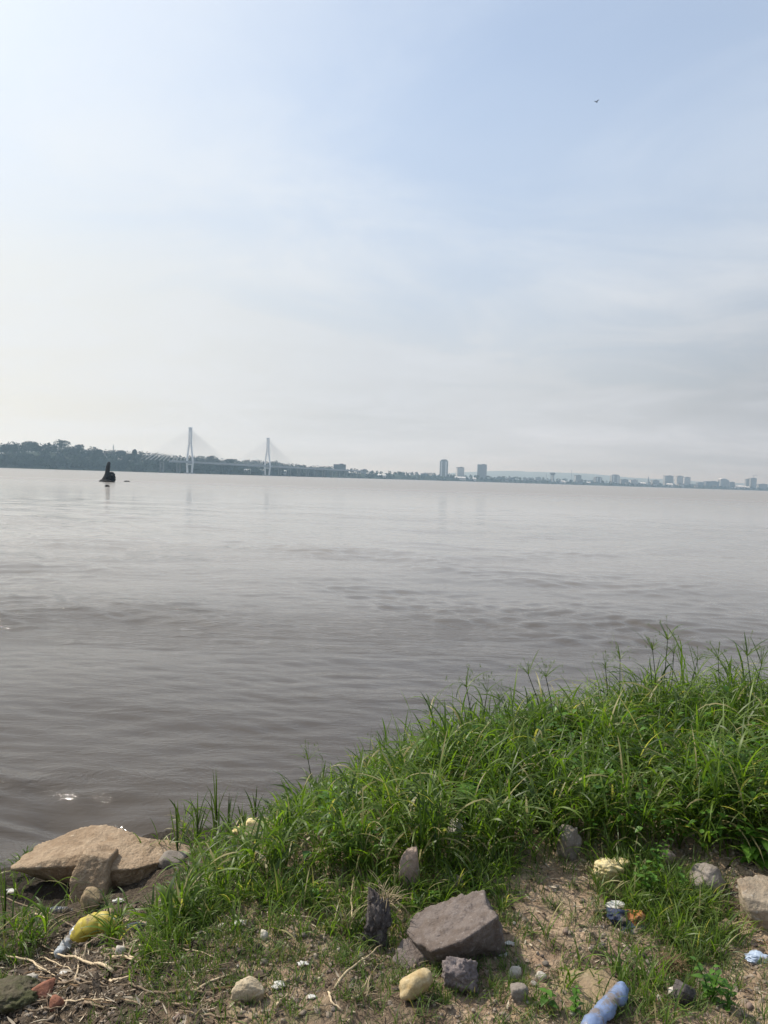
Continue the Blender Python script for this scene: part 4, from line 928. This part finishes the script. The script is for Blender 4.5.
M['dark_plastic'] = plastic('dark_plastic', (.035, .045, .06), .35); M['navy'] = plastic('navy_cloth', (.035, .045, .085), .8); M['orange'] = plastic('rust_orange_cloth', (.33, .13, .045), .85)
M['pale_blue'] = plastic('pale_blue_wrapper', (.36, .43, .54), .35)
# yellow bag, an arched crumpled sleeve
g_ = hit(98, 945); s = px_size(g_); pts = []; rad = []
for k in range(26):
    t = k/25; a = math.pi*(.97-.80*t); pts.append(Vector((math.cos(a)*20*s+(2*s), .004*math.sin(k), math.sin(a)*17*s-.004))); rad.append(s*(4+4.2*math.sin(math.pi*min(1, t*.95+.12))**.8)*(1+.05*math.sin(k*1.3)))
bm = bmesh.new(); add_tube(bm, pts, rad, 22)
for v in bm.verts: v.co += v.co.normalized()*.010*(noise.noise(v.co*38)) + v.co.normalized()*.006*noise.noise(v.co*90)
o = bm_obj('plastic_bag', bm, M['yellow_plastic'], smooth_=True); o.location = g_+Vector((0, .02, .0)); tag(o, 'crumpled arched yellow plastic bag in dark debris by the slab', 'bag')
# bottles
def bottle(base, L, r_, mat, label, rz, seed, capmat, crush=.2, pitch=0.0):
    t = empty('plastic_bottle', base, rz); t.rotation_euler = (0, pitch, rz); tag(t, label, 'bottle')
    prof = [(0, .55), (.015, .92), (.06, 1), (.10, .93), (.14, 1), (.20, .93), (.24, 1), (.32, 1), (.36, .88), (.40, .98), (.50, .98), (.54, .86), (.58, .98), (.70, 1), (.78, .85), (.86, .50), (.90, .36), (.93, .34), (.96, .34)]
    bm = bmesh.new(); xs = np.linspace(0, .96, 60); rr_ = np.interp(xs, *zip(*prof))*r_
    add_tube(bm, [(x_*L, 0, 0) for x_ in xs], list(rr_), 24)
    for v in bm.verts:
        k = noise.noise(Vector((v.co.x*22, v.co.y*14, v.co.z*14+seed))); f = 1-crush*max(0, k)*2.2*(1-abs(v.co.x/L-.45)) - crush*.5*abs(noise.noise(v.co*60)); v.co.y *= f; v.co.z *= f*(1-.15*crush)
    bm_obj('bottle_body', bm, M[mat], t, True)
    bm = bmesh.new(); add_tube(bm, [(L*.955, 0, 0), (L, 0, 0)], r_*.42, 18); bm_obj('cap', bm, M[capmat], t)
    return t
p1 = hit(580, 1050); p0 = hit(624, 1003); v = p1-p0
bottle(p0+Vector((0, 0, .034)), v.length*1.08, .030, 'blue_plastic', 'dusty translucent blue crumpled bottle lying at the bottom edge', math.atan2(v.y, v.x), 3, 'blue_plastic', .55, -math.asin(v.z/v.length))
p0 = hit(58, 962); p1 = hit(76, 945); v = p1-p0
bottle(p0+Vector((0, 0, .024)), v.length*1.5, .026, 'clear_plastic', 'crushed clear plastic bottle just left of the yellow bag', math.atan2(v.y, v.x), 7, 'white_plastic', .7)
p0 = hit(127, 938)
bottle(p0+Vector((0, 0, .028)), .13, .028, 'dark_plastic', 'dark dirty bottle right of the yellow bag', .5, 9, 'dark_plastic', .4)
p0 = hit(50, 917)
bottle(p0+Vector((0, 0, .024)), .10, .024, 'dark_plastic', 'small dark blue bottle in debris below the large tan slab', .2, 11, 'white_plastic', .3)
g_ = hit(757, 962); s = px_size(g_); crumple('plastic_wrapper', (17*s, 12*s, 8*s), M['pale_blue'], g_+Vector((0, 0, .01)), 61, 'pale blue crumpled wrapper on soil below the boulder at right edge', 'wrapper', amp=.6)
g_ = hit(618, 921); s = px_size(g_); crumple('cloth_scrap', (20*s, 18*s, 12*s), M['navy'], g_+Vector((0, 0, .012)), 62, 'dark blue crumpled cloth scrap on bare soil', 'cloth', amp=.6)
g_ = hit(634, 923); s = px_size(g_); crumple('cloth_scrap', (18*s, 18*s, 12*s), M['orange'], g_+Vector((0, 0, .012)), 63, 'rust orange crumpled scrap touching the dark blue one', 'cloth', amp=.6)
g_ = hit(632, 934); s = px_size(g_); crumple('plastic_scrap', (22*s, 12*s, 8*s), M['dark_plastic'], g_+Vector((0, 0, .006)), 64, 'black plastic scrap just below the rust orange one', 'plastic scrap', amp=.7)
g_ = hit(618, 912); s = px_size(g_); crumple('plastic_scrap', (16*s, 9*s, 6*s), M['white_plastic'], g_+Vector((0, .02, .012)), 65, 'pale flattened plastic piece behind the dark blue scrap', 'plastic scrap', amp=.5)
scr = [(279, 990, 12, 'white plastic scrap right of the pointed ochre stone'), (303, 965, 9, 'white plastic flake on bare soil left of centre'), (312, 1000, 7, 'white plastic flake near the curved white root'), (510, 945, 8, 'white flake at the right end of large purple-brown rock'),
       (240, 925, 12, 'pale plastic scrap in grass above the tiny white stone'), (64, 975, 9, 'white plastic scrap under the crushed clear bottle'), (118, 903, 8, 'white scrap at the foot of the brown slab'), (10, 893, 10, 'white scrap by the left edge below the slab'),
       (502, 958, 9, 'second white flake right of the large purple-brown rock, slightly lower')]
for i, (px, py, wpx, lab) in enumerate(scr):
    g_ = hit(px, py); s = px_size(g_); crumple('plastic_scrap', (wpx*s, wpx*s*.7, wpx*s*.16), M['white_plastic'], g_+Vector((0, 0, .004)), 80+i, lab, 'plastic scrap', amp=.8, sub=4)

# ------------------------------------------------------------------ river marker, bird, drift
b = at(107.5, 481.8, 0); s = px_size(b)
M['marker'] = rock_mat('dark_weathered_stone', (.030, .028, .030), (.020, .018, .018), (.055, .05, .045), 1.2)
mk = empty('river_marker', b); tag(mk, 'dark leaning stone pillar on a rock rising from the river', 'river marker')
bm = bmesh.new(); rs = [1.0, .85, .60, .52, .50, .46, .50, .42, .44, .2]; zsn = [-.4, .2, .9, 1.5, 2.1, 2.6, 2.7, 3.1, 3.5, 3.75]
add_tube(bm, [(-.35+.16*z_, 0, z_) for z_ in zsn], [r_*(.80 if i_ > 2 else .95) for i_, r_ in enumerate(rs)], 14)
for v_ in bm.verts: v_.co += Vector((1, 1, .2))*.07*noise.noise(v_.co*2.3)
bm_obj('pillar', bm, M['marker'], mk, True)
rock_mesh('rock_base', (2.9, 2.6, 1.0), M['marker'], 91, sub=5, parent=mk, loc=(-.05, 0, .05), rough=.14)
sh = empty('shrub', b+Vector((.65, -.1, .3))); tag(sh, 'dark round shrub growing on the right side of the river marker', 'shrub')
rg = np.random.default_rng(44); V = np.concatenate([leaf_cloud(rg, .1, 0, .75, .68, .80, 420, .14), leaf_cloud(rg, .40, 0, .35, .5, .6, 200, .14)]); mesh_np('foliage', V, quads(V), M['marker'], sh, smooth_=False)
bm = bmesh.new(); add_tube(bm, [(0, 0, -.1), (.05, 0, .5), (.15, 0, 1.1)], [.08, .06, .03], 6); bm_obj('stem', bm, M['bark'], sh)
for i, (px, py, wpx, lab) in enumerate(((127, 481.6, 5, 'small dark clump of drift floating right of the river marker'), (107, 486.4, 3.5, 'tiny dark clump of drift floating in front of the marker'))):
    c_ = at(px, py, .03); s = px_size(c_)*wpx; rg = np.random.default_rng(60+i)
    V = leaf_cloud(rg, 0, 0, .02, s/2, .14, 160, .08); o = mesh_np('drift_weed', V, quads(V), M['marker'], smooth_=False); o.location = c_; tag(o, lab, 'floating weed')
bp = at_dist(596.5, 102, 85); bm = bmesh.new()
prof = [(-.22, .005), (-.16, .03), (-.05, .055), (.05, .05), (.12, .03), (.15, .028), (.18, .012), (.215, .003)]
add_tube(bm, [(x_, 0, 0) for x_, _ in prof], [r_ for _, r_ in prof], 8)
for sg in (-1, 1):
    v_ = [bm.verts.new(q) for q in ((.06, sg*.03, .02), (.08, sg*.18, .13), (.01, sg*.34, .17), (-.07, sg*.17, .12), (-.05, sg*.03, .02))]
    v2 = [bm.verts.new(q.co-Vector((0, 0, .012))) for q in v_]
    bm.faces.new(v_); bm.faces.new(v2[::-1])
    for i in range(5): bm.faces.new((v_[i], v2[i], v2[(i+1) % 5], v_[(i+1) % 5]))
add_tube(bm, [(-.2, 0, 0), (-.30, 0, .0)], [.012, .035], 5)
o = bm_obj('bird', bm, M['marker']); o.location = bp; o.rotation_euler = (0, 0, .7); tag(o, 'tiny dark bird flying high in the right part of sky', 'bird')

# ------------------------------------------------------------------ haze
m, n = new_mat('haze'); pv = n('ShaderNodeVolumePrincipled', {'Color': (.54, .78, 1.0, 1), 'Absorption Color': (1, 1, 1, 1), 'Density': .00025, 'Anisotropy': .45})
n('ShaderNodeOutputMaterial', {1: pv.outputs[0]})
bm = bmesh.new(); add_box(bm, (0, 4300, 64), (26000, 12000, 136)); tag(bm_obj('haze', bm, m), 'pale blue river haze', None, None, 'stuff')
